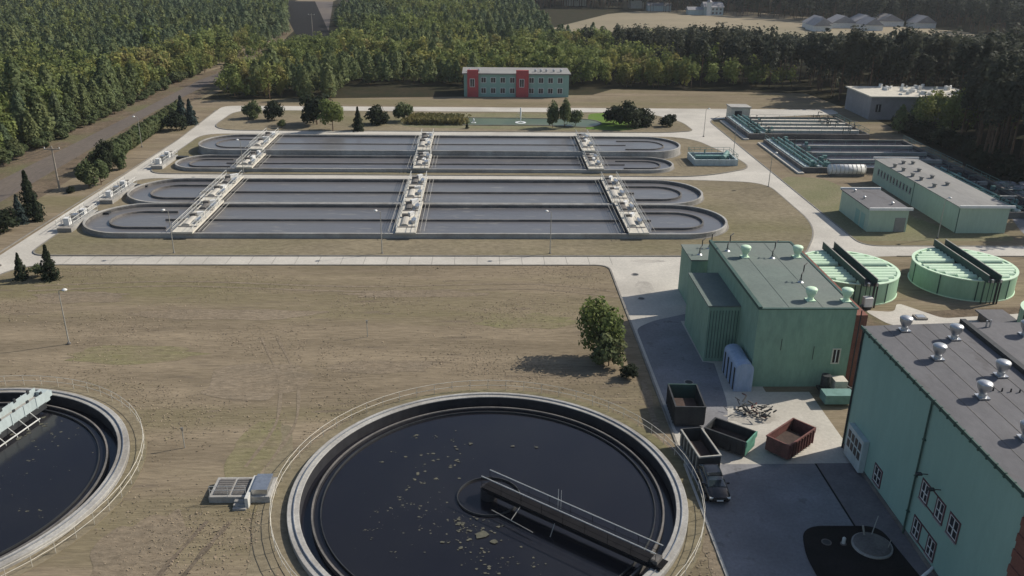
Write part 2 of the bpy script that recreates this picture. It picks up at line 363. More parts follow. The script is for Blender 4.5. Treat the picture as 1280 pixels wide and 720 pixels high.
M_rut = mat('tyre_rut', (.15,.12,.09), (.19,.155,.115), (.12,.10,.075), scale=1.2, fine=4, rough=1, bump=.05, dark=.45, spec=.05)
for dx in (0, 1.7):
    strip([(-22.6+dx,38),(-22.2+dx,46),(-20.4+dx,52.5)], .45, .02, M_rut, 'tyre_track')
    strip([(-19.4+dx,59.5),(-18.2+dx,66),(-19.6+dx,74),(-24+dx,84)], .3, .02, M_worn, 'tyre_track')
    strip([(-55,97+dx),(-38,99+dx*.9),(-16,96.5+dx*.9),(6,98+dx),(16.3,95+dx)], .35, .02, M_worn, 'tyre_track')
strip([(15.9,41),(15.9,47),(16.0,52),(15.9,60),(15.2,66),(15.6,74)], .8, .019, M_worn, 'worn_edge')
# lawn and pond
g = MB(); g.poly(rpoly([(23,193,1),(31,191.5,2),(38,196,3),(40,212,3),(26,212.5,3)]), .15); tag(g.build('lawn', M_lawn), kind='structure')
pond = rpoly([(-13,197.5,3),(0,196.5,4),(14,197,5),(24,194.5,4),(28,199,4),(26,204,4),(12,205,6),(-8,205.5,5),(-15,202,4)])
g = MB(); g.poly(rpoly([(-18,194,4),(22,191.5,4),(22.9,193,1),(22.9,211,3),(-12,211.5,6),(-22,203,4)]), .14); tag(g.build('lawn', M_green), kind='structure')
g = MB(); g.poly(pond, .19); tag(g.build('pond', W_pond), kind='structure')
g = MB(); g.wall(pond[:], .35, 0, .27, True); tag(g.build('pond_edging', M_concd), 'pale stone edging around the fountain pond', 'pond edging')

# ------------------------------------------------------------------ clarifiers
def clarifier(cx, cy, R, label, seed, scum):
    t = thing('round_clarifier', (cx,cy,0), label, 'settling tank')
    g = MB(); g.ring(cx,cy,R-.9,R,-2.4,.45); g.build('tank_wall', M_conc2, t, bevel=.04)
    g = MB(); g.ring(cx,cy,R+.02,R+1.3,-.2,.045); g.build('gravel_margin', M_isl, t)
    g = MB(); g.ring(cx,cy,R-.5,R-.45,.45,.56); g.build('wheel_track', M_galv, t)
    g = MB(); g.ring(cx,cy,R-1.86,R-1.72,-1.6,-.12); g.build('overflow_weir', M_concd, t)
    g = MB(); g.ring(cx,cy,R-1.93,R-1.865,-1.6,-.18); g.ring(cx,cy,R-.945,R-.904,-1.6,.38); g.build('stained_lining', M_liner, t)
    g = MB(); g.ring(cx,cy,R-1.71,R-.95,-1.6,-.55); g.build('effluent_channel', W_chan, t)
    g = MB(); g.ring(cx,cy,R-2.45,R-2.39,-.8,-.2); g.build('scum_baffle', M_dkst, t)
    g = MB(); g.poly(circ(cx,cy,R-1.935,96), -.36); g.build('water', W_dark, t)
    g = MB(); g.ring(cx,cy,2.42,2.48,-1.0,-.2,48); g.build('inflow_drum', M_dkst, t)
    g = MB(); g.frustum(cx,cy,-2,.55,.65,.65,20); g.build('centre_pier', M_liner, t)
    # handrail outside the rim
    g = MB(); n = 60
    pts = [(cx+(R+1.15)*math.cos(2*PI*i/n), cy+(R+1.15)*math.sin(2*PI*i/n), .04) for i in range(n)]
    g.rail(pts, 1.05, 1.8, .024, (.52,), closed=True); g.build('guard_rail', M_cream, t)
    # floating scum
    r = random.Random(seed); g = MB()
    cz = [-.354]
    def blob(x, y, s):
        cz[0] += .00012; zz = cz[0]
        k = r.randint(6, 9); a0 = r.random()*6
        P = [(x+s*r.uniform(.45,1.25)*math.cos(a0+2*PI*i/k), y+s*r.uniform(.35,.9)*math.sin(a0+2*PI*i/k), zz) for i in range(k)]
        g.add([(x,y,zz)]+P, [(0,i+1,(i+1)%k+1) for i in range(k)])
    for (bx, by, sp, nn, smx) in scum:
        for _ in range(nn):
            x, y = r.gauss(bx,sp), r.gauss(by,sp)
            if math.hypot(x-cx,y-cy) < R-2.9 and math.hypot(x-cx,y-cy) > 2.9:
                for k in range(r.choice((1,1,2,5))): blob(x+r.gauss(0,.14), y+r.gauss(0,.10), (.02+(smx-.02)*r.random()**2.2))
    for _ in range(0):
        a, q = 0, 0
        if q > 2.8: blob(cx+q*math.cos(a), cy+q*math.sin(a), r.uniform(.02,.07))
    if seed == 3: blob(-.1, 51.2, .55); blob(.7, 50.3, .3); blob(-.3, 51.0, .5)
    o = g.build('floating_scum', M_scum, t); o['kind'] = 'stuff'
    return t
clarifier(*CL1, 'whole round settling tank of dark water with scum flecks and thin dark walkway', 3,
    [(-4.5,53.5,1.8,60,.12),(-4.5,61.5,2.4,34,.2),(.8,48.3,1.4,50,.16),(-1.2,51.9,.9,40,.2),(-.6,53.2,.6,26,.12),(2.5,45.5,1.2,25,.13),(-6,50,2,20,.08),(-1,64.5,3,12,.16)])
clarifier(*CL2, 'round dark settling tank cut by the left edge, with pale aqua bridge', 5,
    [(-37,65.5,1.3,30,.16),(-38,60,2.5,25,.12),(-41,66,1.0,30,.25),(-36,55,3,18,.12)])

def rot(cx, cy, a, u, w): return (cx+u*math.cos(a)-w*math.sin(a), cy+u*math.sin(a)+w*math.cos(a))
# centre clarifier bridge
def bridge_dark(cx, cy, a, L):
    t = thing('scraper_bridge', (cx,cy,.6), 'thin dark walkway with white handrails reaching from pier to rim', 'walkway')
    g = MB(); g.obox(*rot(cx,cy,a,L/2,0), .62,.70, L+.6, 1.0, a); g.build('deck', M_deck, t)
    g = MB()
    for s in (-.5,.5): g.obox(*rot(cx,cy,a,L/2,s*1.06), .38,.62, L+.4, .1, a)
    g.build('girder', M_deck, t)
    for s in (-.52,.52):
        g = MB(); p = [(*rot(cx,cy,a,-.3,s),.66),(*rot(cx,cy,a,L-.2,s),.66)]
        g.rail(p, 1.05, 1.9, .018, (.5,)); g.build('handrail', M_deck, t)
        g = MB(); g.tube((*rot(cx,cy,a,-.3,s*1.02),1.74), (*rot(cx,cy,a,L-.2,s*1.02),1.74), .038); g.build('top_rail', M_railw, t)
    g = MB(); p0 = rot(cx,cy,a,1.5,-1.6); p1 = rot(cx,cy,a,5.5,-1.9); g.path([(*p0,.05),(*p1,.05)], .03)
    g.path([(*rot(cx,cy,a,3.4,-.5),.6),(*rot(cx,cy,a,3.4,-1.75),.05)], .03)
    g.path([(*rot(cx,cy,a,6.5,-.5),.6),(*rot(cx,cy,a,6.5,-1.2),-.5)], .03); g.build('skimmer_arm', M_rail, t)
    g = MB(); g.obox(*rot(cx,cy,a,L-.35,0), .6,1.0,.5,.8,a); g.build('drive_unit', M_concd, t)
    g = MB()
    for s in (-.4,.4):
        x, y = rot(cx,cy,a,L-.55,s); g.tube((x-.1,y,.66),(x+.1,y,.66),.16,12)
    g.build('drive_wheel', M_tyre, t)
    g = MB()
    for u in (3.0,3.25):
        x, y = rot(cx,cy,a,u+3,.6); g.tube((x,y,1.0),(x,y,2.6),.02,5)
    g.build('antenna', M_railw, t)
bridge_dark(CL1[0], CL1[1], math.atan2(46.4-CL1[1], 12.3-CL1[0]), 14.8)
def bridge_aqua(cx, cy, a, L):
    t = thing('scraper_bridge', (cx,cy,.6), 'pale aqua solid-sided scraper bridge on the left settling tank', 'walkway')
    g = MB(); g.obox(*rot(cx,cy,a,L/2,0), .62,.72, L+.4, 1.4, a); g.build('deck', M_conc2, t)
    for s in (-.72,.72):
        g = MB(); g.obox(*rot(cx,cy,a,L/2,s), .42,1.45, L+.3, .07, a)
        for k in range(1, 9): g.obox(*rot(cx,cy,a,L*k/9,s*1.07), .40,1.5,.08,.05,a)
        g.build('side_panel', M_aqua, t)
        for k in range(8):
            g = MB(); g.obox(*rot(cx,cy,a,L*(k+.75)/8.2,s*.94), 1.30,1.66,.24,.12,a); g.build('bracket', M_dkst, t)
        g = MB(); g.obox(*rot(cx,cy,a,L/2,s*1.02), -.1,.48, L-.8, .05, a); g.build('lower_girder', M_dkst, t)
    g = MB(); g.path([(*rot(cx,cy,a,3,-1.5),-.1),(*rot(cx,cy,a,L-2.2,-1.5),-.1)], .06)
    for k in range(7): u = 3+(L-5.4)*k/6; g.path([(*rot(cx,cy,a,u,-.74),.5),(*rot(cx,cy,a,u,-1.5),-.1),(*rot(cx,cy,a,u,-1.6),-.7)], .035)
    g.build('skimmer_arm', M_railw, t)
    g = MB(); g.obox(*rot(cx,cy,a,L+.35,0), .6,1.1,.6,1.2,a); g.build('drive_unit', M_aqua, t)
bridge_aqua(CL2[0], CL2[1], math.atan2(69.9-57.2, -40.5+43.8), 13.2)

# inlet chamber between the clarifiers
t = thing('valve_chamber', (-18.6,56,0), 'low concrete chamber with metal grates between the two round tanks', 'chamber')
g = MB(); g.box(-20.9,-16.3,54.7,57.3,0,.55); g.build('chamber_wall', M_conc2, t, bevel=.03)
for x0 in (-20.6,-19.2):
    g = MB(); g.box(x0,x0+1.2,55.0,57.0,.55,.62)
    for i in range(7): g.box(x0+.05,x0+1.15,55.1+i*.27,55.15+i*.27,.62,.65)
    g.build('grate', M_concd, t)
g = MB(); g.box(-17.7,-16.5,54.9,57.0,.551,1.05); g.build('hatch', M_galv, t)
g = MB(); g.box(-18.0,-17.75,54.0,57,.0,.9); g.rail([(-20.8,54.8,.55),(-18.1,54.8,.55)],.9,1.3,.02); g.build('rail', M_railw, t)
g = MB()
for k in range(3): g.box(-18.9,-17.9,54.65-.3*k-.3,54.65-.3*k,0,.4-.13*k)
g.build('step', M_conc2, t)

# ------------------------------------------------------------------ oxidation ditches
def ditch(x0, x1, cy, r, ztop, zw, lab, base=.13):
    t = thing('oxidation_ditch', ((x0+x1)/2,cy,base), lab, 'aeration tank')
    o = stadium(x0+.2,x1-.2,cy,r-.2)
    g = MB(); g.wall(o, .32, 0, ztop, True); g.build('basin_wall', M_conc2, t)
    ol = stadium(x0+.28,x1-.28,cy,r-.28)
    g = MB(); g.wall(stadium(x0+.46,x1-.46,cy,r-.46), .1, zw-.1, ztop-.12, True); g.build('stained_lining', M_concd, t)
    g = MB(); g.poly(stadium(x0+.4,x1-.4,cy,r-.4), zw); g.build('water', W_ditch, t)
    g = MB(); g.box(x0+r+4,x1-r-4,cy-.09,cy+.09,0,ztop-.25); g.build('divider_wall', M_concd, t)
    for sx, xe in ((1, x0+r), (-1, x1-r)):
        a0 = PI/2 if sx > 0 else -PI/2; R2 = r*.52
        pts = [(xe+sx*4.6, cy+R2*(1 if sx>0 else -1))]+[(xe+R2*math.cos(a0+PI*i/16), cy+R2*math.sin(a0+PI*i/16)) for i in range(17)]+[(xe+sx*5.4, cy-R2*(1 if sx>0 else -1))]
        g = MB(); g.wall(pts, .2, 0, ztop-.22); g.build('guide_wall', M_concd, t)
    g = MB(); g.wall(stadium(x0-.1,x1+.1,cy,r+.1), .25, 0, .17, True); g.build('paved_edge', M_kerb, t)
    return t
ditch(-59.2,36.9,123.9,7.55,.85,.32,'nearest long racetrack tank beside the brown lawn path')
ditch(-58.6,36.8,139.1,7.55,.85,.32,'second long racetrack tank from the lawn, behind the nearest one')
ditch(-57.6,36.0,159.0,5.3,.75,.30,'narrow racetrack tank just beyond the road between the tank pairs')
ditch(-57.0,39.9,171.6,7.15,1.65,1.25,'farthest racetrack tank with raised wall, nearest to the pond')

def rail_pair(t, x0, x1, y0, y1, z, m_):
    for x in (x0, x1):
        g = MB(); g.rail([(x,y0,z),(x,y1,z)],1.1,2.2,.035,(.55,)); g.build('handrail', m_, t)
def ditch_bridge(xc, y0, y1, z, lab, w=2.9):
    t = thing('tank_bridge', (xc,(y0+y1)/2,z), lab, 'bridge', 'rotor bridges over the racetrack tanks')
    g = MB(); g.box(xc-w/2,xc+w/2,y0-.3,y1+.3,z,z+.25); g.build('deck', M_cream, t)
    rail_pair(t, xc-w/2+.1, xc+w/2-.1, y0, y1, z+.25, M_railw)
    ym = (y0+y1)/2
    q_ = random.Random(int(xc*7+y0)); D = y1-y0
    for yy in (y0+D*.3, y0+D*.78):
        L = D*(.12 if yy < y0+D*.5 else .07)
        g = MB(); n = 6; P = []          # low rotor cover lying along the bridge
        for yv in (yy-L, yy+L):
            for i in range(n+1): a = PI*i/n; P.append((xc-.45+.58*math.cos(a), yv, z+.25+.32*math.sin(a)))
        g.add(P, [(i,i+1,n+2+i,n+1+i) for i in range(n)]+[tuple(range(n+1)), tuple(range(n+1,2*n+2))[::-1]])
        g.build('rotor_cover', M_conc if yy < y0+D*.5 else M_concd, t)
        g = MB(); g.box(xc+.5,xc+1.15,yy-.7,yy+.5,z+.25,z+.75); g.tube((xc+.8,yy-1.0,z+.55),(xc+.8,yy+1.1,z+.55),.2,8); g.build('rotor_motor', M_galv, t)
        g = MB(); g.box(xc-1.1,xc-.2,yy+L+.25,yy+L+.8,z+.25,z+.8); g.build('gearbox', M_concd, t)
        g = MB(); g.obox(xc+.2,yy+L+1.2,z+.25,z+.55+q_.random()*.5,.9+q_.random()*.6,.5,q_.uniform(0,1.5)); g.build('control_box', M_white, t)
        g = MB(); g.box(xc-w/2+.15,xc+w/2-.15,yy-L-.75,yy-L-.3,z+.252,z+.30); g.build('grating', M_concd, t)
    for s in (-1,1):     # long guide rods beside the deck
        g = MB()
        for k in (0,1): g.tube((xc+s*(w/2+.5+.6*k),y0+.6,z+.1),(xc+s*(w/2+.5+.6*k),y1-.6,z+.1),.04,5)
        g.build('baffle_rod', M_rail, t)
    return t
ditch_bridge(-42.6,116.3,131.5,.9,'rotor bridge over the nearest racetrack tank, at its left end')
ditch_bridge(-43.4,131.6,146.6,.9,'rotor bridge over the second racetrack tank, at its left end')
ditch_bridge(-11.2,116.3,131.5,.9,'middle rotor bridge over the nearest racetrack tank')
ditch_bridge(-11.4,131.6,146.6,.9,'middle rotor bridge over the second racetrack tank')
ditch_bridge(22.2,116.3,131.5,.9,'rotor bridge over the nearest racetrack tank, at its right end')
ditch_bridge(21.9,131.6,146.6,.9,'rotor bridge over the second racetrack tank, at its right end')
ditch_bridge(-43.6,153.7,164.2,.82,'rotor bridge over the narrow racetrack tank, at its left end')
ditch_bridge(-44.0,164.5,178.6,1.68,'rotor bridge over the farthest racetrack tank, at its left end',2.6)
ditch_bridge(-11.6,153.7,164.2,.82,'middle rotor bridge over the narrow racetrack tank')
ditch_bridge(-11.8,164.5,178.6,1.68,'middle rotor bridge over the farthest racetrack tank',2.6)
ditch_bridge(20.6,153.7,164.2,.82,'rotor bridge over the narrow racetrack tank, at its right end')
ditch_bridge(20.4,164.5,178.6,1.68,'rotor bridge over the farthest racetrack tank, at its right end',2.6)

def inlet(x, y0, y1, lab):
    t = thing('inlet_platform', (x,(y0+y1)/2,.13), lab, 'platform', 'inlet platforms at the left tank ends')
    g = MB(); g.box(x-.9,x+1.1,y0,y1,.0,.75); g.build('plinth', M_conc2, t)
    g = MB(); g.rail([(x-.85,y0,.75),(x-.85,y1,.75)],1.1,1.5,.035); g.rail([(x+1.05,y0+1,.75),(x+1.05,y1,.75)],1.1,1.5,.035); g.build('handrail', M_railw, t)
    r = random.Random(int(y0))
    for k in range(3):
        y = y0+(y1-y0)*(.2+.28*k)
        g = MB(); g.box(x-.5,x+.3,y-.5,y+.4,.75,1.5+r.random()*.4); g.build('gate_box', M_galv if k % 2 else M_white, t)
        g = MB(); g.tube((x+.6,y,.75),(x+.6,y,1.9),.05,6); g.ring(x+.6,y,.24,.3,1.85,1.9,16); g.build('gate_wheel', M_dkst, t)
    g = MB(); g.box(x+1.12,x+3.2,y1-1.2,y1-.2,.3,.62); g.build('spillway', M_dkst, t)
inlet(-60.4,118.8,128.0,'gate platform with white boxes at the left end of the nearest tank')
inlet(-60.2,133.0,143.5,'gate platform at the left end of the second racetrack tank')
inlet(-60.0,155.2,164.0,'gate platform at the left end of the narrow racetrack tank')

# small rectangular tank by the road bend
t = thing('distribution_tank', (44.4,162.7,.13), 'small blue-green railed rectangular tank on the verge by the road bend', 'tank')
g = MB(); g.box(40.2,48.6,159.6,159.9,0,1.3); g.box(40.2,48.6,165.6,165.9,0,1.3); g.box(40.2,40.5,159.9,165.6,0,1.3); g.box(48.3,48.6,159.9,165.6,0,1.3); g.build('tank_wall', M_aqua, t)
g = MB(); g.box(40.5,48.3,159.9,165.6,0,.9); g.build('water', W_react, t)
g = MB(); g.rail([(40.3,159.7,1.3),(48.5,159.7,1.3),(48.5,165.8,1.3),(40.3,165.8,1.3)],1.0,1.2,.035,closed=True); g.build('handrail', M_railg, t)
g = MB(); g.box(41,47.6,162.2,163.2,.9,1.45); g.tube((46,161,1.3),(47.8,164.8,1.5),.5,12); g.tube((43,163.6,1.3),(43,163.6,2.4),.12,8); g.build('pipework', M_railg, t)

# ------------------------------------------------------------------ reactor basins, right
def basin_block(x0,x1,y0,y1,h,lanes,lab,seed,white=True):
    t = thing('reactor_basin', ((x0+x1)/2,(y0+y1)/2,0), lab, 'treatment basin')
    g = MB(); g.box(x0,x1,y0,y0+.4,0,h); g.box(x0,x1,y1-.4,y1,0,h); g.box(x0,x0+.4,y0+.4,y1-.4,0,h); g.box(x1-.4,x1,y0+.4,y1-.4,0,h); g.build('basin_wall', M_concd, t)
    g = MB(); g.box(x0+.4,x1-.4,y0+.4,y1-.4,.0,h-.5); g.build('water', W_react, t)
    for k in range(1, lanes):
        y = y0+(y1-y0)*k/lanes
        g = MB(); g.box(x0+5,x1-1,y-.55 if white else y-.3,y+.55 if white else y+.3,h-.5,h+.12); g.build('lane_walkway', M_cream if white else M_conc2, t)
        g = MB(); g.rail([(x0+5,y+.5,h+.12),(x1-1,y+.5,h+.12)],1.0,3.5,.035,()); g.build('lane_rail', M_railg, t)
    g = MB(); g.rail([(x0+.2,y0+.2,h),(x1-.2,y0+.2,h)],1.0,2.6,.03,(.5,)); g.rail([(x0+.2,y0+.2,h),(x0+.2,y1-.2,h)],1.0,2.6,.03,(.5,)); g.rail([(x1-.2,y0+.2,h),(x1-.2,y1-.2,h)],1.0,2.6,.035,(.5,)); g.build('guard_rail', M_railg, t)
    g = MB(); g.box(x0-1.2,x0-.02,y0-1,y1,0,.3); g.build('kerb_slab', M_conc, t)
    # pipes along the left end
    r = random.Random(seed)
    g = MB(); g.box(x0+.41,x0+1.3,y0+.41,y1-.41,h-.5,h+.15); g.box(x0+2.9,x0+3.8,y0+.41,y1-.41,h-.5,h+.2); g.build('pipe_gallery', M_aqua, t)
    for k in range(3):
        g = MB(); x = x0+1.6+k*1.2; g.tube((x,y0+.8,h+.5),(x,y1-.8,h+.5),.2,8)
        for i in range(int((y1-y0)/2)): g.tube((x,y0+1.2+2*i,h-.4),(x,y0+1.2+2*i,h+.5),.08,6)
        g.build('header_pipe', M_railg, t)
    for i in range(int((y1-y0)*1.1)):
        g = MB(); x = x0+r.uniform(1.2,6.5); y = r.uniform(y0+.8,y1-.8); z = h+r.uniform(0.3,1.3)
        g.tube((x,y,h-.5),(x,y,z),.07,6); g.ring(x,y,.18,.26,z-.05,z,10)
        if i % 3 == 0: g.tube((x,y,z*.8),(x+r.uniform(1,3),y,z*.8),.07,6)
        g.build('valve', M_dkst, t)
    for i in range(int((y1-y0)*.5)):
        g = MB(); x = x0+r.uniform(2,7); y = r.uniform(y0+.8,y1-.8); g.box(x,x+r.uniform(.3,.9),y,y+r.uniform(.3,.8),h-.4,h+r.uniform(.2,.8))
        g.build('valve_box', M_railg, t)
    if white:
        for i in range(20):
            g = MB(); x = x1-r.uniform(1,7); y = r.uniform(y0+.8,y1-.8); z = h+r.uniform(.4,1.6)
            g.tube((x,y,h-.5),(x,y,z),.08,6); g.tube((x,y,z),(x+r.uniform(-2,2),y+r.uniform(-1,1),z-.2),.08,6)
            g.build('riser_pipe', M_dkst, t)
    return t
basin_block(57.6,84.5,184.0,203.5,1.2,5,'farther basin block with four pale walkways between narrow lanes',11)
basin_block(59.6,90.0,155.0,179.6,1.0,4,'nearer basin block of dark lanes with blue-green pipes along its left side',12,False)
basin_block(81.0,90.2,127,154.3,1.0,3,'dark basin behind the long green hall, beside the forest',13,False)
t = thing('horizontal_tank', (67.2,153.2,0), 'white horizontal ribbed tank lying in front of the nearer basins', 'tank')
g = MB(); g.tube((63.8,153.2,1.15),(70.4,153.2,1.15),.95,18); g.build('tank_shell', M_white, t, True)
g = MB()
for i in range(9): g.tube((64+.78*i,153.2,1.15),(64.08+.78*i,153.2,1.15),1.0,18)
g.build('hoop', M_rail, t)
g = MB(); g.box(63.9,70.3,152.5,153.9,0,.45); g.build('saddle', M_concd, t)
t = thing('blower_house', (61.7,206.8,0), 'small white block house with dark opening beyond the pale-lane basins', 'building')
g = MB(); g.box(59.3,63.9,204.8,208.8,0,3.0); g.build('wall', M_cream, t)
g = MB(); g.box(59.1,64.1,204.6,209.0,3.0,3.25); g.build('roof', M_conc2, t)
g = MB(); g.box(60.2,61.9,204.72,204.82,.2,2.3); g.build('door', M_dkst, t)

# ------------------------------------------------------------------ buildings
def window_x(t, x, y0, y1, z0, z1, cross=True, fr=.12, mf=None, pane_m=None):
    """window on a wall facing -x"""
    g = MB(); d = .06
    g.box(x-d,x+.02,y0-fr,y1+fr,z0-fr,z0); g.box(x-d,x+.02,y0-fr,y1+fr,z1,z1+fr); g.box(x-d,x+.02,y0-fr,y0,z0,z1); g.box(x-d,x+.02,y1,y1+fr,z0,z1)
    w = g.build('window', mf or M_wframe, t)
    g = MB(); g.box(x-.14,x-.061,y0-fr,y1+fr,z0-fr-.03,z0-fr+.02); g.build('sill', M_conc2, w)
    g = MB(); g.box(x-.02,x+.015,y0,y1,z0,z1); g.build('pane', M_glass, w)
    g = MB(); e = .05
    g.box(x-.05,x-.021,y0,y0+e,z0,z1); g.box(x-.05,x-.021,y1-e,y1,z0,z1); g.box(x-.05,x-.021,y0+e,y1-e,z0,z0+e); g.box(x-.05,x-.021,y0+e,y1-e,z1-e,z1)
    if cross:
        g.box(x-.05,x-.021,(y0+y1)/2-.04,(y0+y1)/2+.04,z0+e,z1-e)
        g.box(x-.047,x-.021,y0+e,y1-e,z0+(z1-z0)*.45-.03,z0+(z1-z0)*.45+.03)
    g.build('frame', M_white, w); return w
def window_y(t, y, x0, x1, z0, z1, mf=None, cross=True, fr=.12):
    g = MB(); d = .06
    g.box(x0-fr,x1+fr,y-d,y+.02,z0-fr,z0); g.box(x0-fr,x1+fr,y-d,y+.02,z1,z1+fr); g.box(x0-fr,x0,y-d,y+.02,z0,z1); g.box(x1,x1+fr,y-d,y+.02,z0,z1)
    w = g.build('window', mf or M_wframe, t)
    g = MB(); g.box(x0,x1,y-.02,y+.015,z0,z1); g.build('pane', M_glass, w)
    if cross:
        g = MB(); m = (x0+x1)/2; g.box(m-.04,m+.04,y-.05,y-.021,z0,z1); g.build('frame', M_white, w)
    return w

# the big building on the right edge
BX, BY0, BY1, BH = 30.7, 39.2, 62.0, 11.2
t = thing('process_building', (BX,BY1,0), 'tall green-walled building with grey felt roof at the right edge', 'building')
g = MB(); g.box(BX,38.6,BY0,BY1,0,BH-.05); g.build('wall', M_gwall, t)
g = MB(); g.box(38.62,60,BY0-6,BY1+.1,0,BH+.3); g.build('rear_wing', M_gwall, t)
g = MB(); g.add([(BX-.12,BY0-.1,BH-.05),(38.5,BY0-.1,BH+.2),(38.5,BY1+.12,BH+.2),(BX-.12,BY1+.12,BH-.05),(BX-.12,BY0-.1,BH+.1),(38.5,BY0-.1,BH+.38),(38.5,BY1+.12,BH+.38),(BX-.12,BY1+.12,BH+.1)],
               [(0,3,2,1),(4,5,6,7),(0,1,5,4),(1,2,6,5),(2,3,7,6),(3,0,4,7)]); g.build('roof', M_roof, t)
g = MB()
for k in range(1,5):
    xx = BX+k*1.6; zz = BH+.1+(xx-BX+.12)*.0362+.004; g.box(xx,xx+.05,BY0,BY1,zz-.05,zz+.012)
g.build('membrane_seam', M_dkst if 0 else M_concd, t)
for k in range(7):
    g = MB(); xx = 34.6+k*.55; g.frustum(xx,51.2-k*.12,BH+.2,BH+.36+(xx-BX)*.036,.06,.05,8); g.build('roof_anchor', M_dkst, t)
g = MB(); g.box(38.95,60,BY0-6,BY1+.1,BH+.3,BH+.42); g.build('rear_roof', M_roof, t)
g = MB(); g.box(38.5,38.95,BY0-6,BY1+.1,BH+.1,BH+.75); g.build('parapet', M_dkst, t)
g = MB(); g.box(BX-.22,BX-.1,BY0-.1,BY1+.15,BH-.1,BH+.16)
for k in range(24): g.box(BX-.26,BX-.08,BY0+.3+k*.95,BY0+.42+k*.95,BH-.16,BH+.2)
g.build('gutter', M_gdark, t)
g = MB(); g.box(BX-.1,38,BY0-1.4,BY0,0,BH-.05)
for k in range(10): g.box(BX-.18,BX-.1,BY0-1.2,BY0,.6+k*1.1,1.15+k*1.1)
g.build('brick_corner', M_brick, t)
g = MB(); g.tube((BX-.12,50.3,.1),(BX-.12,50.3,BH),.07,8)
for z in (2,5,8): g.box(BX-.2,BX,50.18,50.42,z,z+.08)
g.build('downpipe', M_gdark, t)
g = MB(); g.tube((BX-.1,61.8,0),(BX-.1,61.8,BH),.08,8); g.build('downpipe', M_dkst, t)
g = MB(); g.box(BX-.06,BX+.01,BY0,BY1,0,.45); g.build('plinth', M_concd, t)
def pair_x(y0, y1, z0, z1):   # two windows joined by a mauve band
    window_x(t, BX, y0, y0+.9, z0, z1); window_x(t, BX, y1-.9, y1, z0, z1)
    for za, zb in ((z0-.12,z0-.02),(z1+.02,z1+.12)):
        g = MB(); g.box(BX-.05,BX+.01,y0+1.03,y1-1.03,za,zb); g.build('window_band', M_wframe, t)
pair_x(46.4,49.4,3.95,5.35)
pair_x(46.4,49.4,.85,2.25)
window_x(t, BX, 44.5, 45.6, 3.95, 5.35)
window_x(t, BX, 54.9, 56.0, .85, 2.2)
for y, z in ((47.3,6.0),(49.1,6.0)):
    l = MB(); l.tube((BX,y,z),(BX-.5,y,z+.05),.035,6); l.box(BX-.85,BX-.45,y-.13,y+.13,z-.02,z+.12); l.build('wall_lamp', M_dkst, t)
# white grille panel at the far corner
g = MB(); g.box(BX-.5,BX-.02,57.6,60.6,.3,3.2); g.build('louvre_housing', M_aqua, t)
g = MB()
for i in range(2):
    for k in range(4): g.box(BX-.53,BX-.501,57.85+k*.66,58.3+k*.66,1.3+i*.85,1.95+i*.85)
g.build('louvre', M_dkst, t)

def turbine_vent(x, y, z, lab, m_=None, s=1.0, grp='turbine vents on the big grey roof'):
    t = thing('roof_vent', (x,y,z), lab, 'roof vent', grp)
    g = MB(); g.box(x-.38*s,x+.38*s,y-.38*s,y+.38*s,z,z+.1); g.build('base_plate', m_ or M_galv, t)
    g = MB(); g.lathe(x,y,[(.27*s,z+.1),(.25*s,z+.3*s),(.24*s,z+.36*s)],16); g.build('neck', m_ or M_galv, t, True)
    g = MB(); g.lathe(x,y,[(.24*s,z+.34*s),(.32*s,z+.48*s),(.42*s,z+.68*s),(.47*s,z+.8*s),(.48*s,z+1.1*s),(.44*s,z+1.16*s),(.2*s,z+1.22*s),(.01,z+1.23*s)],20); g.build('cowl', m_ or M_galv, t, True)
    g = MB(); g.ring(x,y,.48*s,.51*s,z+1.0*s,z+1.08*s,20); g.build('rim_band', M_galv if m_ is None else m_, t)
ZR = BH+.14
for x, y, lab in ((33.5,61.0,'steel turbine vent nearest the far left corner of the big roof'),(36.6,59.2,'steel turbine vent second in the far pair on the big roof'),
                  (33.7,56.0,'steel turbine vent left in the middle pair on the big roof'),(36.8,53.1,'steel turbine vent right in the middle pair, near the parapet'),
                  (33.9,50.2,'steel turbine vent lower left of the parapet, near the green wall'),(33.8,45.0,'steel turbine vent nearest the camera, at the right frame edge')):
    turbine_vent(x, y, ZR+(x-30.7)*.035, lab)
turbine_vent(42.5,59.7,BH+.42,'steel turbine vent beyond the parapet on the rear roof wing')
t = thing('flue_pipe', (40.3,61.2,BH+.42), 'pair of short steel flues beside the parapet', 'flue')
g = MB(); g.tube((40.2,61.2,BH+.42),(40.2,61.2,BH+1.0),.07,8); g.tube((40.5,61.2,BH+.42),(40.5,61.2,BH+1.05),.07,8); g.build('pipe', M_galv, t)

# middle green building
t = thing('machine_building', (30,80,0), 'green flat-roofed block with mint roof vents and red corner strip', 'building')
MH = 8.2
g = MB(); g.box(25.7,35.0,72.6,91.6,0,MH); g.build('wall', M_gwall2, t)
g = MB(); g.box(25.95,34.85,72.8,91.4,MH+.003,MH+.06)
for xx in (28.6,31.8): g.box(xx,xx+.08,72.8,91.4,MH+.06,MH+.085)
g.build('roof', M_groof, t)
g = MB(); g.box(25.6,25.95,72.5,91.7,MH,MH+.3); g.box(34.85,35.1,72.5,91.7,MH,MH+.12); g.box(25.95,34.85,91.4,91.7,MH,MH+.15); g.box(25.95,34.85,72.5,72.8,MH,MH+.1); g.build('parapet', M_gdark, t)
g = MB(); g.box(35.0,36.1,72.55,91.0,0,MH-.6); g.build('red_corner', M_brick, t)
g = MB(); g.box(22.5,25.69,78,87,0,6.1); g.build('side_wing', M_gwall2, t)
g = MB(); g.box(22.4,25.69,77.9,87.1,6.1,6.25); g.build('side_roof', M_groof, t)
g = MB()
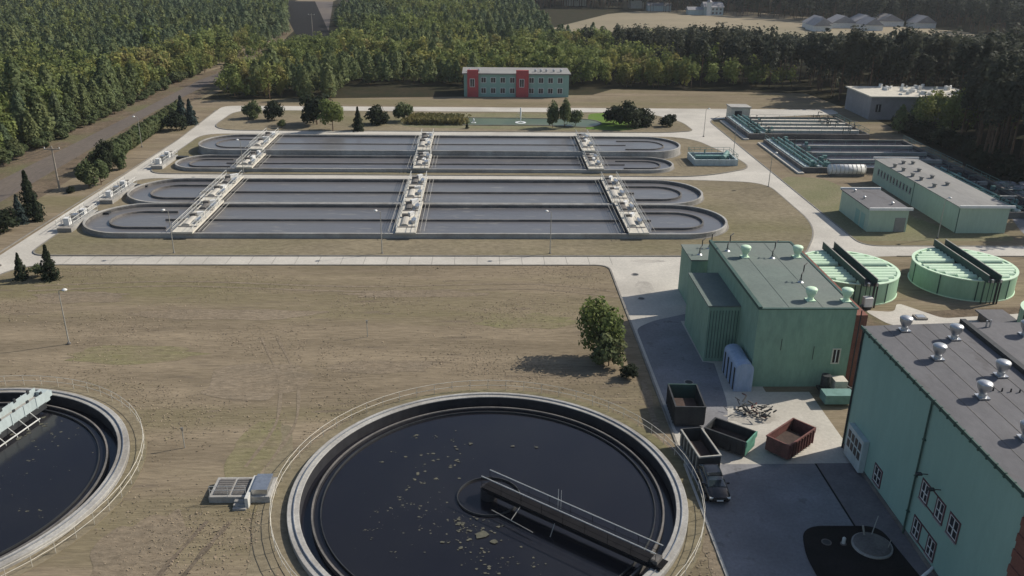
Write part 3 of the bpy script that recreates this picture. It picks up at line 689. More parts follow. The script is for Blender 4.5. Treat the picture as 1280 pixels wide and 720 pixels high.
for i in range(10): g.box(22.7+i*.31,22.7+i*.31+.05,77.95,78.0,0.4,5.7)
g.build('cladding_rib', M_gdark, t)
g = MB(); g.box(24.0,28.6,92.3,97.6,0,5.7); g.build('rear_block', M_gwall2, t)
g = MB(); g.box(23.9,28.7,92.2,97.7,5.7,5.85); g.build('rear_roof', M_groof, t)
g = MB(); g.box(23.9,25.6,71.6,76,0,2.4)
for i in range(8):
    a, b = PI*i/8, PI*(i+1)/8; f = lambda q_: (24.75-.85*math.cos(q_), 2.4+.6*math.sin(q_))
    (xa, za), (xb, zb) = f(a), f(b); g.add([(xa,71.6,za),(xb,71.6,zb),(xb,76,zb),(xa,76,za),(24.75,71.6,2.4)],[(0,3,2,1),(0,1,4)])
g.build('blue_curtain', M_blue, t)
g = MB()
for i in range(4): g.box(23.83,23.9,71.9+i*1.1,72.1+i*1.1,.1,2.4)
g.build('curtain_rib', M_dkst, t)
window_y(t, 72.6, 33.4, 34.0, 2.6, 4.0, M_cream)
g = MB(); g.tube((35.3,72.3,0),(35.3,72.3,MH),.06,8); g.build('downpipe', M_dkst, t)
g = MB(); g.tube((28.2,72.45,4),(28.2,72.45,5.2),.03,5); g.tube((31.4,72.45,3),(31.4,72.45,4.4),.03,5); g.build('conduit', M_dkst, t)
for x,y,lab in ((28.3,86.6,'mint cowl vent at the far left of the middle green roof'),(34.0,86.6,'mint cowl vent at the far right of the middle green roof'),
                (34.6,74.4,'mint cowl vent at the near right corner of the middle green roof'),(31.2,74.6,'mint cowl vent at the near edge of the middle green roof')):
    turbine_vent(x,y,MH+.06,lab,M_mintp,1.1,'mint cowl vents on the middle green roof')
def gooseneck(x, y, z, lab):
    t = thing('vent_pipe', (x,y,z), lab, 'vent pipe', 'thin bent vent pipes on the green roofs')
    g = MB(); g.lathe(x,y,[(.3,z),(.16,z+.12),(.14,z+.3)],12); g.build('flashing', M_galv, t)
    g = MB(); g.path([(x,y,z+.2),(x,y,z+.8),(x+.35,y+.5,z+.95),(x+.35,y+.5,z+1.6),(x+.8,y+1.0,z+1.7)], .06); g.build('pipe', M_dkst, t)
gooseneck(31.2,86.3,MH+.06,'thin bent vent pipe between the two far mint cowls')
gooseneck(26.9,88.6,MH+.06,'thin bent vent pipe at the far left roof parapet')
gooseneck(31.9,79.3,MH+.06,'thin bent vent pipe in the middle of the green roof')
gooseneck(27.0,96.2,5.85,'thin bent vent pipe on the small rear block, far side')
gooseneck(25.3,94.0,5.85,'thin bent vent pipe on the small rear block, near side')

# long green hall
t = thing('long_hall', (74,119.5,0), 'long low green hall with rows of small roof vents and a white eave', 'building')
g = MB(); g.box(70.4,77.9,119.6,149.4,0,4.1); g.build('wall', M_gpale, t)
g = MB(); g.add([(70.2,119.5,4.1),(74.1,119.5,4.25),(78.1,119.5,4.1),(78.1,149.6,4.1),(74.1,149.6,4.25),(70.2,149.6,4.1),(70.2,119.5,4.0),(78.1,119.5,4.0),(78.1,149.6,4.0),(70.2,149.6,4.0)],
               [(0,1,4,5),(1,2,3,4),(0,6,7,2,1),(5,4,3,8,9),(0,5,9,6),(2,7,8,3)]); g.build('roof', M_hroof, t)
for y in (119.25,149.65):
    g = MB(); g.box(70.1,78.4,y-.1,y+.15,4.0,4.38); g.build('fascia', M_white, t)
g = MB(); g.box(70.37,70.4,134.0,134.15,0,4.0); g.box(70.36,70.4,119.6,119.8,0,4.0); g.build('corner_trim', M_gdark, t)
for i in range(11): window_x(t, 70.4, 134.9+i*1.22, 135.35+i*1.22, 1.7, 2.7, False, .05, M_gdark)
for i,(x,y) in enumerate(((71.1,143.2),(73.6,145.4),(71.3,137),(71.6,134.6),(73.9,135.6),(71.7,130.4),(74.2,131.2),(75.2,145.2),(71.4,140.6),(73.8,140.0))):
    g = MB(); g.lathe(x,y,[(.28,4.2),(.28,4.6),(.42,4.62),(.42,4.75),(.01,4.85)],12); g.build('roof_cowl', M_hroof, t)
t = thing('annex_building', (60,120,0), 'small green annex with dark roof and white eave strips beside the long hall', 'building')
g = MB(); g.box(57.2,63.1,120.2,131.0,0,3.4); g.build('wall', M_gpale, t)
g = MB(); g.box(57.05,63.25,120.1,131.2,3.4,3.55); g.build('roof', M_roof, t)
for y in (119.95,131.2):
    g = MB(); g.box(57.0,63.5,y-.1,y+.15,3.4,3.8); g.build('fascia', M_white, t)
g = MB(); g.box(57.16,57.2,121.5,122.9,0,2.3); g.box(57.16,57.2,123.5,124.9,0,2.3); g.build('door', M_gwall, t)
g = MB(); g.box(61.2,62.8,120.15,120.2,0,2.2); g.build('door', M_hroof, t)
for x,y in ((58.6,129.5),(61.5,122.5),(58.5,125.6)):
    g = MB(); g.lathe(x,y,[(.15,3.55),(.15,3.9),(.25,3.92),(.01,4.05)],10); g.build('roof_cowl', M_galv, t)

# mint covered round tanks
def mint_tank(cx, cy, R, h, lab, bridge=True, sl=(-1.1,1)):
    t = thing('covered_round_tank', (cx,cy,0), lab, 'round tank', 'mint covered round tanks')
    g = MB(); g.ring(cx,cy,R-.15,R,0,h,72); g.build('shell', M_mint, t, False)
    g = MB()
    for k in range(9): a = 2*PI*k/9+.3; g.obox(cx+(R+.03)*math.cos(a), cy+(R+.03)*math.sin(a), 0, h, .06, .12, a)
    g.build('shell_seam', M_gdark, t)
    g = MB(); g.ring(cx,cy,R-.3,R+.06,h,h+.12,72); g.ring(cx,cy,R,R+.1,.0,.12,72); g.build('rim', M_mintp, t)
    g = MB(); g.poly(circ(cx,cy,R-.15,48), h-.6); g.build('inner_deck', M_black, t)
    # barrel shaped covers running east-west, leaving a slot in the middle
    w = .92; k = 0; y = cy-R+.35
    g = MB(); 
    while y+w < cy+R-.2:
        ym = y+w/2
        if not (cy-.15 < ym < cy+.75):
            half = math.sqrt(max(0, (R-.3)**2-max(abs(y-cy),abs(y+w-cy))**2))
            if half > .6:
                n = 6; 
                for xa, xb in ((cx-half, cx-.85), (cx+.85, cx+half)) if bridge else ((cx-half,cx+half),):
                    P = []
                    for xv in (xa, xb):
                        for i in range(n+1):
                            a = PI*i/n; P.append((xv, ym-w/2*math.cos(a)*.96, h-.12+.42*math.sin(a)))
                    g.add(P, [(i,n+1+i,n+2+i,i+1) for i in range(n)]+[tuple(range(n+1)), tuple(range(n+1,2*n+2))[::-1]])
        y += w
    g.build('cover', M_mintp, t, False)
    g = MB(); pts = [(cx+(R-.2)*math.cos(a), cy+(R-.2)*math.sin(a)) for a in [2*PI*i/48 for i in range(48)]]
    g.ring(cx,cy,R-.75,R-.16,h-.1,h-.02,72); g.build('cover_skirt', M_mintp, t)
    if bridge:
        y0, y1 = cy-R-.7, cy+R+.5
        for s in (-.75,.75):
            g = MB(); g.box(cx+s-.05,cx+s+.05,y0,y1,h+.15,h+1.05); g.build('girder', M_gdark, t)
            g = MB(); g.box(cx+s-.06,cx+s+.06,y0,y1,h+1.055,h+1.13); g.build('top_rail', M_rail, t)
        g = MB(); g.box(cx-.7,cx+.7,y0,y1,h+.16,h+.22); g.build('bridge_deck', M_dkst, t)
        for xx, rr in ((-1.0,.09),(-.35,.05),(.15,.05),(.6,.13),(.95,.1)):
            g = MB(); g.tube((cx+xx,y0+.1,.0),(cx+xx,y0+.1,h+.5),rr,8); g.build('riser', M_gdark if xx<.5 else M_dkst, t)
        for xx in (-.2,.8):
            g = MB(); g.tube((cx+xx,y0,h+.2),(cx+xx,y0,h+.58),.15,8); g.build('valve_head', M_galv, t)
    return t
mint_tank(60.6,99.5,6.05,2.6,'mint covered round tank standing alone on the right, fully in view')
mint_tank(45.2,98.4,6.05,2.6,'mint covered round tank half hidden behind the middle green building')
mint_tank(61.9,82.6,3.6,3.4,'smaller mint round tank cut off by the right frame edge',False)
t = thing('pump_box', (57.6,86.6,0), 'low dark flat-roofed box beside the smaller mint tank', 'pump box')
g = MB(); g.box(56.7,59.3,85.2,88.2,0,1.0); g.build('wall', M_concd, t)
g = MB(); g.box(56.4,59.6,84.9,88.5,1.0,1.18); g.build('roof', M_roof, t)
t = thing('manhole_cover', (50.2,88.8,0), 'square pale concrete manhole lid on the slab path behind the big roof', 'manhole')
g = MB(); g.box(49.6,50.9,88.1,89.3,0,.25); g.build('frame', M_conc2, t)
g = MB(); g.box(49.8,50.7,88.3,89.1,.25,.3); g.build('lid', M_galv, t)
t = thing('air_unit', (45,91.4,0), 'small white unit with dark pipes on the path behind the big roof', 'air unit')
g = MB(); g.box(44.6,45.6,91,91.8,.4,1.5); g.build('casing', M_white, t)
g = MB(); g.tube((44.4,91,.6),(43.2,90.4,.5),.15,8); g.box(44.7,45.5,91.1,91.7,0,.4); g.build('duct', M_dkst, t)

# ------------------------------------------------------------------ apron objects
def container(cx, cy, a, L, W, H, m_out, lab, bars, endm=None):
    t = thing('skip_container', (cx,cy,.02), lab, 'skip')
    def q(u,w): return rot(cx,cy,a,u,w)
    g = MB(); th = .07
    g.obox(*q(0,-W/2),.25,H,L,th,a); g.obox(*q(0,W/2),.25,H,L,th,a); g.obox(*q(-L/2,0),.25,H,th,W-th-.01,a); g.build('shell', m_out, t)
    g = MB(); g.obox(*q(0,0),.25,.38,L-.1,W-.1,a); g.build('floor', M_skin, t)
    g = MB(); g.obox(*q(-.3,.1),.38,H*.55,L*.8,W*.85,a)
    g.build('load', M_skin, t)
    g = MB(); g.obox(*q(L/2,0),.25,H,th,W-th-.01,a); g.build('tailgate', endm or m_out, t)
    g = MB()
    for s in (-1,1):
        g.obox(*q(0,s*(W/2)),H,H+.12,L+.15,.14,a)
        for k in range(bars): g.obox(*q(-L/2+L*(k+.5)/bars,s*(W/2+.08)),.25,H,.09,.1,a)
    g.obox(*q(-L/2,0),H,H+.12,.14,W-.15,a)
    g.build('rib', M_rail if 'pale top rails' in lab else m_out, t)
    g = MB(); g.obox(*q(L/2+.06,0),H-.35,H+.14,.12,W+.1,a); g.build('end_bar', endm or m_out, t)
    g = MB()
    for s in (-1,1): g.obox(*q(0,s*.5),.08,.25,L-.4,.14,a)
    for u in (-L/2+.4,L/2-.5):
        for s in (-1,1):
            x, y = q(u, s*.75); g.tube((x-.1*math.sin(a),y+.1*math.cos(a),.15),(x+.1*math.sin(a),y-.1*math.cos(a),.15),.13,10)
    g.build('skid', M_dkst, t)
container(20.9,62.2,math.radians(-39),3.7,2.1,1.5,M_dkst,'dark steel skip with a mint green end bar on the yard',7,M_mintbar)
container(26.0,61.8,math.radians(41),4.1,2.1,1.5,M_rust,'rusty red ribbed skip on the sunlit concrete',9)
container(18.2,67.2,math.radians(88),4.0,2.6,2.0,M_dkst,'dark green open skip in the shade beside the round tank',7,M_gdark)
container(17.9,60.3,math.radians(98),4.2,1.8,1.5,M_dkst,'narrow dark skip with pale top rails beside the mint-barred skip',6)
# scrap on the beige concrete
t = thing('scrap_heap', (24.5,67,.02), 'heap of dark scrap and bent metal on the pale concrete', 'scrap')
r = random.Random(4)
for i in range(60):
    g = MB(); x, y = r.gauss(24.4,1.0), r.gauss(67.4,.6); z = max(.05, .75-.3*abs(x-24.6)*.6)
    d = Vector((r.uniform(-1,1),r.uniform(-1,1),r.uniform(-.2,.5))).normalized()*r.uniform(.2,.8)
    p = Vector((x,y,r.uniform(.06,z+.1))); q_ = p+d; q_.z = max(q_.z,.06); g.tube(p,q_,r.uniform(.03,.09),5)
    g.build('scrap_piece', M_dkst if i % 7 else M_rust, t)
t = thing('generator', (34.6,70.2,0), 'small yellow-cream machine with hoses by the green corner', 'machine')
g = MB(); g.box(33.2,34.4,70.6,71.8,.5,1.6); g.build('housing', M_cream, t)
g = MB(); g.tube((32.5,71.2,.9),(32.5,71.2,2.0),.45,12); g.tube((34.4,71,1.0),(35.6,70.2,.4),.1,8); g.box(32,35,70.4,72,.25,.5); g.build('motor', M_dkst, t)
g = MB(); g.box(31.6,34.4,68.6,70.0,.3,1.2); g.build('green_crate', M_railg, t)

# car
def car(cx, cy, lab):
    t = thing('parked_car', (cx,cy,.02), lab, 'car')
    secs = [(-2.15,.45,.78,.62),(-2.05,.30,.92,.80),(-1.1,.22,1.02,.90),(-.6,.22,1.08,.90),(.9,.22,1.08,.90),(1.9,.28,1.0,.88),(2.15,.45,.85,.74)]
    def loft(secs, n=12, px=.28):
        P = []; 
        for u, z0, z1, w in secs:
            for i in range(n):
                a = 2*PI*i/n; c, s_ = math.cos(a), math.sin(a)
                P.append((cx+w*math.copysign(abs(c)**.45,c), cy+u, (z0+z1)/2+(z1-z0)/2*math.copysign(abs(s_)**.45,s_)))
        F = [(k*n+i,k*n+(i+1)%n,(k+1)*n+(i+1)%n,(k+1)*n+i) for k in range(len(secs)-1) for i in range(n)]
        F += [tuple(range(n)), tuple(range((len(secs)-1)*n,len(secs)*n))[::-1]]
        return P, F
    g = MB(); g.add(*loft(secs)); g.build('body', M_car, t, True)
    g = MB(); g.add(*loft([(-1.05,.95,1.05,.78),(-.35,.95,1.52,.68),(1.1,.95,1.55,.68),(1.95,.95,1.08,.76)])); g.build('window_band', M_cglass, t, True)
    g = MB(); g.add(*loft([(-.3,1.47,1.575,.6),(.2,1.47,1.60,.63),(1.0,1.47,1.60,.63),(1.3,1.42,1.54,.58)])); g.build('roof', M_car, t, True)
    for sx in (-1,1):
        for u in (-1.35,1.35):
            w = MB(); w.tube((cx+sx*.72,cy+u,.33),(cx+sx*.93,cy+u,.33),.33,18); w = w.build('wheel', M_tyre, t)
            g = MB(); g.tube((cx+sx*.90,cy+u,.33),(cx+sx*.945,cy+u,.33),.19,12); g.build('rim', M_galv, w)
        g = MB(); g.box(cx+sx*.66-.14,cx+sx*.66+.14,cy-2.14,cy-2.02,.68,.82); g.build('headlight', M_white, t)
        g = MB(); g.box(cx+sx*.98-.1,cx+sx*.98+.1,cy-.65,cy-.5,.98,1.12); g.build('mirror', M_car, t)
    g = MB(); g.box(cx-.25,cx+.25,cy-2.19,cy-2.16,.5,.61); g.build('number_plate', M_white, t)
    g = MB(); g.box(cx-.5,cx+.5,cy-2.165,cy-2.13,.63,.74); g.build('grille', M_dkst, t)
car(17.95,55.9,'black car parked nose towards the viewer on the apron edge')

# round lid on the fresh asphalt
t = thing('pit_cover', (27.7,48.9,.06), 'round grey pit lid with thin rods on the black asphalt square', 'pit cover')
g = MB(); g.lathe(27.7,48.9,[(1.28,.06),(1.28,.3),(1.1,.36),(.01,.42)],40); g.build('lid', M_concd, t)
g = MB(); g.ring(27.7,48.9,1.28,1.4,.06,.22,40); g.build('lid_rim', M_conc2, t)
for a_, b_, c_ in (((27.5,49.8,.3),(27.3,49.9,1.1),.07),((28,49.8,.3),(28.9,51.0,1.1),.035),((28.6,48.4,.3),(28.7,48.4,1.0),.03)):
    g = MB(); g.tube(a_,b_,c_,6); g.build('rod', M_rail, t)
t = thing('bollard', (25.75,49.2,.06), 'short white post on the black asphalt left of the pit lid', 'bollard')
g = MB(); g.lathe(25.75,49.2,[(.13,.06),(.13,.55),(.09,.62),(.01,.64)],14); g.build('post', M_railw, t)
g = MB(); g.lathe(25.75,49.2,[(.22,.06),(.22,.12),(.13,.13)],14); g.build('base', M_concd, t)
t = thing('floor_drain', (24.6,49.4,.06), 'small flat drain lid on the black asphalt', 'drain')
g = MB(); g.ring(24.6,49.4,.28,.36,.06,.1,20); g.build('ring', M_concd, t)
g = MB(); g.frustum(24.6,49.4,.06,.085,.27,.27,20); g.build('lid', M_dkst, t)
t = thing('wall_spout', (30.2,45.7,.05), 'short curved white pipe end at the foot of the green wall', 'pipe')
g = MB(); g.path([(30.65,46.1,.5),(30.3,45.8,.5),(29.9,45.6,.35),(29.6,45.5,.1)], .11, 10); g.build('pipe', M_white, t)

for x, y, l_ in ((18.9,94.5,'round drain lid in the yard near the lone green tree'),(19.5,102.5,'round drain lid where the yard meets the path'),(-63.2,128,'round drain lid in the left concrete road'),(20.0,73.5,'round drain lid beside the dark green skip')):
    t = thing('drain_lid', (x,y,.02), l_, 'drain')
    g = MB(); g.ring(x,y,.38,.5,.02,.05,24); g.build('ring', M_conc2, t)
    g = MB(); g.frustum(x,y,.02,.045,.37,.37,24); g.build('lid', M_dkst, t)
# ------------------------------------------------------------------ lamps, poles, wires
def lamp(x, y, h, lab, dx=-.6, z0=.0):
    t = thing('street_lamp', (x,y,z0), lab, 'street lamp', 'street lamps around the plant')
    g = MB(); g.tube((x,y,z0),(x,y,h),.075,8,r2=.045); g.path([(x,y,h),(x+dx*.6,y,h+.12),(x+dx,y,h+.15)],.035); g.build('pole', M_rail, t)
    g = MB(); g.lathe(x+dx*1.25,y,[(.01,h+.02),(.2,h+.05),(.28,h+.14),(.2,h+.26),(.01,h+.3)],12); g.build('lamp_head', M_lampw, t, True)
    g = MB(); g.lathe(x,y,[(.2,z0),(.2,z0+.15),(.08,z0+.25)],10); g.build('base', M_concd, t)
for x,y,lab,dx in ((-43.6,82.4,'street lamp standing alone on the brown lawn, nearest the left',.5),(-41.9,110.2,'street lamp beside the path below the left rotor bridge',-.5),
        (-62.6,105.5,'street lamp beside the left road bend near the two spruces',-.6),
        (-13.9,110.2,'street lamp beside the path below the middle rotor bridge',-.5),(9,110.2,'street lamp beside the path, right of the middle rotor bridge',-.5),
        (-69.3,173.5,'street lamp in front of the long hedge',-.6),(-43.6,152.9,'street lamp between the two tank pairs near the left bridges',-.4),
        (48.4,186.3,'street lamp by the road junction near the far basins',.5),(50.2,168.6,'street lamp by the road beside the small railed tank',.5),
        (50.0,144.9,'street lamp on the verge below the small railed tank',.5),(66.5,117.2,'street lamp in front of the long green hall',.5),
        (-25.2,62.6,'thin street lamp between the two round settling tanks',-.4),(-12.8,84,'thin street lamp on the brown lawn above the whole round tank',-.4),(-52.5,87.5,'street lamp left of the brown lawn near the frame edge',-.4)):
    if 'thin' in lab or 'frame edge' in lab: continue
    lamp(x, y, 6.0, lab, dx)
for x,y,lab in ((-25.2,62.4,'short thin grey post between the two round settling tanks'),(-12.6,84.0,'short thin grey post on the lawn above the whole round tank')):
    t = thing('marker_post', (x,y,0), lab, 'post', 'thin posts in the lawn')
    g = MB(); g.tube((x,y,0),(x,y,1.9),.045,6); g.build('post', M_rail, t)
    g = MB(); g.box(x-.1,x+.1,y-.04,y+.04,1.65,1.95); g.build('plate', M_galv, t)
def power_pole(x, y, h, lab):
    t = thing('power_pole', (x,y,0), lab, 'power pole', 'wooden power poles')
    g = MB(); g.tube((x,y,0),(x,y,h),.17,8,r2=.11); g.build('pole', M_wood, t)
    g = MB(); g.box(x-1.3,x+1.3,y-.07,y+.07,h-.6,h-.45); g.build('crossarm', M_wood, t)
    for k in (-1.2,0,1.2):
        g = MB(); g.lathe(x+k,y,[(.05,h-.45),(.08,h-.35),(.06,h-.2),(.01,h-.18)],8); g.build('insulator', M_white, t)
power_pole(-71.0,141.0,7.6,'pale wooden power pole between the dirt road and the concrete road')
power_pole(-88.0,118,7.6,'wooden power pole at the forest edge on the far left')
power_pole(-70,365,11,'power pole standing in the far forest gap')
g = MB()
for k in (-1.2,0,1.2):
    a = Vector((-71+k,141,7.4)); b = Vector((-88+k,118,7.4)); c = Vector((-70+k,365,10.8))
    for A, B in ((a,b),(b,b+Vector((-30,-50,0)))):
        pts = [A.lerp(B,i/10)-Vector((0,0,1.4*4*(i/10)*(1-i/10))) for i in range(11)]; g.path(pts,.018,4)
tag(g.build('overhead_wires', M_dkst), 'three thin overhead wires running from the pale pole to the forest edge', 'wires')

# ------------------------------------------------------------------ far buildings
t = thing('office_building', (9,240,0), 'long green building with red bays behind the pond', 'building')
g = MB(); g.box(-5.5,23,236,247,0,6.0); g.build('wall', M_gwall, t)
g = MB(); g.box(-6,23.5,235.6,247.4,6.0,6.3); g.build('roof', M_hroof, t)
for x0,x1 in ((-4.6,-1.6),(8.6,12.0)):
    g = MB(); g.box(x0,x1,235.3,236,0,7.2); b = g.build('red_bay', M_red, t)
    window_y(t, 235.3, (x0+x1)/2-.7, (x0+x1)/2+.4, 2.8, 4.8, M_white)
for i in range(9):
    x = -.8+i*2.6
    if 7.4 < x < 12: continue
    for z in (1.0,3.8): window_y(t, 236, x, x+1.2, z, z+1.3, M_white)
g = MB()
for x in (-4,-1.5,14,15.5,17,19,21): g.lathe(x,239,[(.3,6.3),(.3,6.8),(.5,6.85),(.01,7.1)],10)
g.build('roof_cowl', M_galv, t)
t = thing('grey_hall', (107,210,0), 'large grey flat-roofed hall with cream roof clutter at the forest edge', 'building')
g = MB(); g.box(94,121,207,222,0,5.4); g.build('wall', M_froof, t)
g = MB(); g.box(93.6,121.4,206.6,222.4,5.4,5.7); g.build('roof', M_cream, t)
r = random.Random(8)
for i in range(34):
    g = MB(); x, y = r.uniform(100,120.5), r.uniform(208,221); g.obox(x,y,5.7,5.7+r.uniform(.3,1.1),r.uniform(.3,1.4),r.uniform(.2,.7),r.uniform(0,3)); g.build('roof_unit', M_white, t)
window_y(t, 207, 95.5, 96.5, 2, 3.6, M_dkst); window_y(t, 207, 113, 113.8, 3.6, 4.8, M_dkst)
# heap of pale sheets beside the forest
t = thing('sheet_stack', (85.4,147,0), 'heap of pale plastic-wrapped sheets beyond the long hall', 'stack')
r = random.Random(3); g = MB()
for i in range(40):
    g.obox(91.5+r.uniform(0,5),143+r.uniform(-3.2,3.2),.0+.25*(i//10),.22+.25*(i//10),r.uniform(.9,2.0),r.uniform(.5,1.3),r.uniform(-.4,.4))
g.build('sheet', M_rubble, t)
# white house with turret, sheds and greenhouses far away
t = thing('white_house', (133,520,0), 'white house with a small turret at the far end of the mown field', 'house')
g = MB(); g.box(128,139,518,528,0,4.6); g.box(119,128,520,526,0,2.8); g.build('wall', M_aqua, t)
def gable(g, x0,x1,y0,y1,z,hh,mi=0,along='x'):
    if along == 'x':
        m_ = (y0+y1)/2; g.add([(x0,y0,z),(x1,y0,z),(x1,y1,z),(x0,y1,z),(x0,m_,z+hh),(x1,m_,z+hh)],[(0,1,5,4),(2,3,4,5),(0,4,3),(1,2,5),(0,3,2,1)],mi)
    else:
        m_ = (x0+x1)/2; g.add([(x0,y0,z),(x1,y0,z),(x1,y1,z),(x0,y1,z),(m_,y0,z+hh),(m_,y1,z+hh)],[(1,2,5,4),(3,0,4,5),(0,1,4),(2,3,5),(0,3,2,1)],mi)
g = MB(); gable(g,127.6,139.4,517.5,528.5,4.6,2.6); gable(g,118.5,128,519.5,526.5,2.8,1.6); g.build('roof', M_froof, t)
g = MB(); g.box(129,131.4,516.4,518.0,0,7.4); tt = g.build('turret', M_white, t)
g = MB(); g.frustum(130.2,517.2,7.4,9.4,1.9,.05,4); g.build('turret_roof', M_froof, tt)
for x in (132.4,134.6,136.8): window_y(t, 518, x, x+1.1, 2.8, 4.0, M_white); window_y(t, 518, x, x+1.1, .8, 1.9, M_white)
gl = ['palest','second','third','fourth','fifth','sixth','seventh']
gh = [(168,440,12),(182,446,13),(196,452,14),(211,458,15),(164,428,9),(192,434,10),(226,450,11)]
lab = ['leftmost grey gabled shed behind the dark pines','second grey gabled shed from the left behind the pines','third grey gabled shed from the left behind the pines','tallest grey gabled shed behind the pines',
       'low front shed nearest the pines on the left of the group','low front shed in the middle of the grey group','rightmost grey gabled shed behind the dark pines']
for (x,y,w),l_ in zip(gh,lab):
    t = thing('gabled_shed', (x,y,0), l_, 'shed', 'grey gabled sheds beyond the forest')
    g = MB(); g.box(x-w/2+.3,x+w/2-.3,y,y+11,0,2.6); g.build('wall', M_white, t)
    g = MB(); gable(g,x-w/2,x+w/2,y-.5,y+11.5,2.6,3.4,0,'y'); g.build('roof', M_froof, t)
t = thing('red_roof_house', (96,570,0), 'tiny house with red roof at the top edge', 'house')
g = MB(); g.box(92,101,566,574,0,5); g.build('wall', M_cream, t)
g = MB(); gable(g,91.5,101.5,565.5,574.5,5,4); g.build('roof', M_rust, t)
t = thing('long_shed', (112,548,0), 'long pale shed with low roof near the top edge', 'shed')
g = MB(); g.box(100,114,545,552,0,3.2); g.build('wall', M_aqua, t)
g = MB(); gable(g,99.5,114.5,544.5,552.5,3.2,1.6); g.build('roof', M_froof, t)
t = thing('white_barn', (58,585,0), 'white-roofed barn at the top edge among trees', 'barn')
g = MB(); g.box(52,66,582,590,0,4); g.build('wall', M_cream, t)
g = MB(); gable(g,51.5,66.5,581.5,590.5,4,3); g.build('roof', M_white, t)

# fountain jets
for x,y,h,l_ in ((8.5,200,3.6,'tall white fountain jet in the pond'),(-9,203,1.0,'low fountain jet at the left side of the pond'),(-2.5,199.5,1.1,'low fountain jet in the middle of the pond')):
    t = thing('fountain', (x,y,.19), l_, 'fountain', 'fountain jets in the pond')
    g = MB(); g.lathe(x,y,[(.04,.2),(.12,h*.4),(.2,h*.8),(.14,h),(.01,h+.1)],10)
    r = random.Random(int(x*3+50))
    for i in range(60):
        a, q = r.uniform(0,6.28), r.random()**.6; xx, yy, zz = x+.7*q*math.cos(a)*h/2, y+.7*q*math.sin(a)*h/2, .2+h*(1-q*q)*r.uniform(.5,.95); s_=.05
        g.add([(xx-s_,yy,zz),(xx+s_,yy,zz),(xx,yy,zz+s_*2.5)],[(0,1,2)])
    g.build('spray', M_fount, t)
    g = MB(); g.ring(x,y,.5*h/3.6+.2,1.0*h/3.6+.3,.195,.205,24); g.build('foam', M_fount, t)

# ------------------------------------------------------------------ vegetation
def quads(C, N, S_, rng):
    """quads with centres C, normals N, half sizes S_"""
    N = N/np.linalg.norm(N,axis=1,keepdims=True)
    A = np.cross(N, rng.normal(size=N.shape)); A /= np.linalg.norm(A,axis=1,keepdims=True); B = np.cross(N, A)
    A = A*S_[:,None]; B = B*S_[:,None]*rng.uniform(.5,1,size=len(N))[:,None]
    V = np.stack([C-A-B*.6, C+A-B, C+A*.8+B, C-A+B*.9],axis=1).reshape(-1,3)
    return V
def crown(kind, h, r, n, s, seed, zb=None):
    g_ = np.random.default_rng(seed)
    if kind in ('spruce','pine'):
        zb = .12*h if zb is None else zb
        u = g_.random(n)**(1.15 if kind == 'spruce' else .85); z = zb+(h-zb)*u
        prof = (1-u) if kind == 'spruce' else ((1-u**2.6)*.9+.1)*(.7+.3*np.minimum(1,u*3.5))
        if kind == 'spruce': prof = prof*(.82+.18*np.cos(u*26))+.03
        q = g_.random(n)**.38; a = g_.random(n)*2*PI
        lob = 1+.16*np.sin(a*5+seed)+.1*np.sin(a*3+u*9)
        R_ = r*prof*q*lob
        C = np.stack([R_*np.cos(a), R_*np.sin(a), z-q*prof*r*.22],1)
        out = np.stack([np.cos(a), np.sin(a), np.full(n,.55)],1)
    else:
        zb = .2*h if zb is None else zb
        k = 11; g2 = g_
        la = g2.random(k)*2*PI; lz = g2.uniform(.2,.85,k); lr = r*.55*np.sqrt(np.clip(1-(lz*2-1)**2,0.1,1))
        cen = np.stack([lr*np.cos(la), lr*np.sin(la), zb+(h-zb)*lz],1); cen[0] = (0,0,zb+(h-zb)*.72); cen[1] = (0,0,zb+(h-zb)*.45)
        idx = g_.integers(0,k,n); D = g_.normal(size=(n,3)); D /= np.linalg.norm(D,axis=1,keepdims=True)
        sc = np.array([r*.5, r*.5, (h-zb)*.25]); q = g_.random(n)[:,None]**.4
        C = cen[idx]+D*sc*q; out = D+np.array([0,0,.35])
    N = out*1.0+g_.normal(size=(n,3))*.45
    return quads(C, N, s*g_.uniform(.6,1.25,n), g_)
def trunk_arr(h, r0, r1, n=6):
    V = []
    for z, r in ((0,r0),(h,r1)): V += [(r*math.cos(2*PI*i/n), r*math.sin(2*PI*i/n), z) for i in range(n)]
    F = [(i,(i+1)%n,n+(i+1)%n,n+i) for i in range(n)]
    return np.array(V), np.array(F)
def np_mesh(name, V, F, mats, mi=None):
    me = bpy.data.meshes.new(name); nf = len(F)
    me.vertices.add(len(V)); me.vertices.foreach_set('co', V.astype(np.float32).ravel())
    me.loops.add(nf*4); me.loops.foreach_set('vertex_index', F.astype(np.int32).ravel())
    me.polygons.add(nf); me.polygons.foreach_set('loop_start', (np.arange(nf)*4).astype(np.int32))
    try: me.polygons.foreach_set('loop_total', np.full(nf,4,np.int32))
    except Exception: pass
    for m in mats: me.materials.append(m)
    if mi is not None: me.polygons.foreach_set('material_index', mi.astype(np.int32))
    me.update(calc_edges=True); return me
def limbs_mb(h, r, seed, zb):
    """trunk with a few limbs"""
    g = MB(); q = random.Random(seed); g.tube((0,0,0),(0,0,h*.82),max(.07,h*.018),7,r2=.03)
    for i in range(7):
        z = zb+(h*.8-zb)*q.random(); a = q.random()*6.28; L = r*.7*(1-.5*(z-zb)/max(.1,h-zb))
        g.tube((0,0,z),(L*math.cos(a),L*math.sin(a),z+L*.35),.03+h*.004,5,r2=.012)
    return g
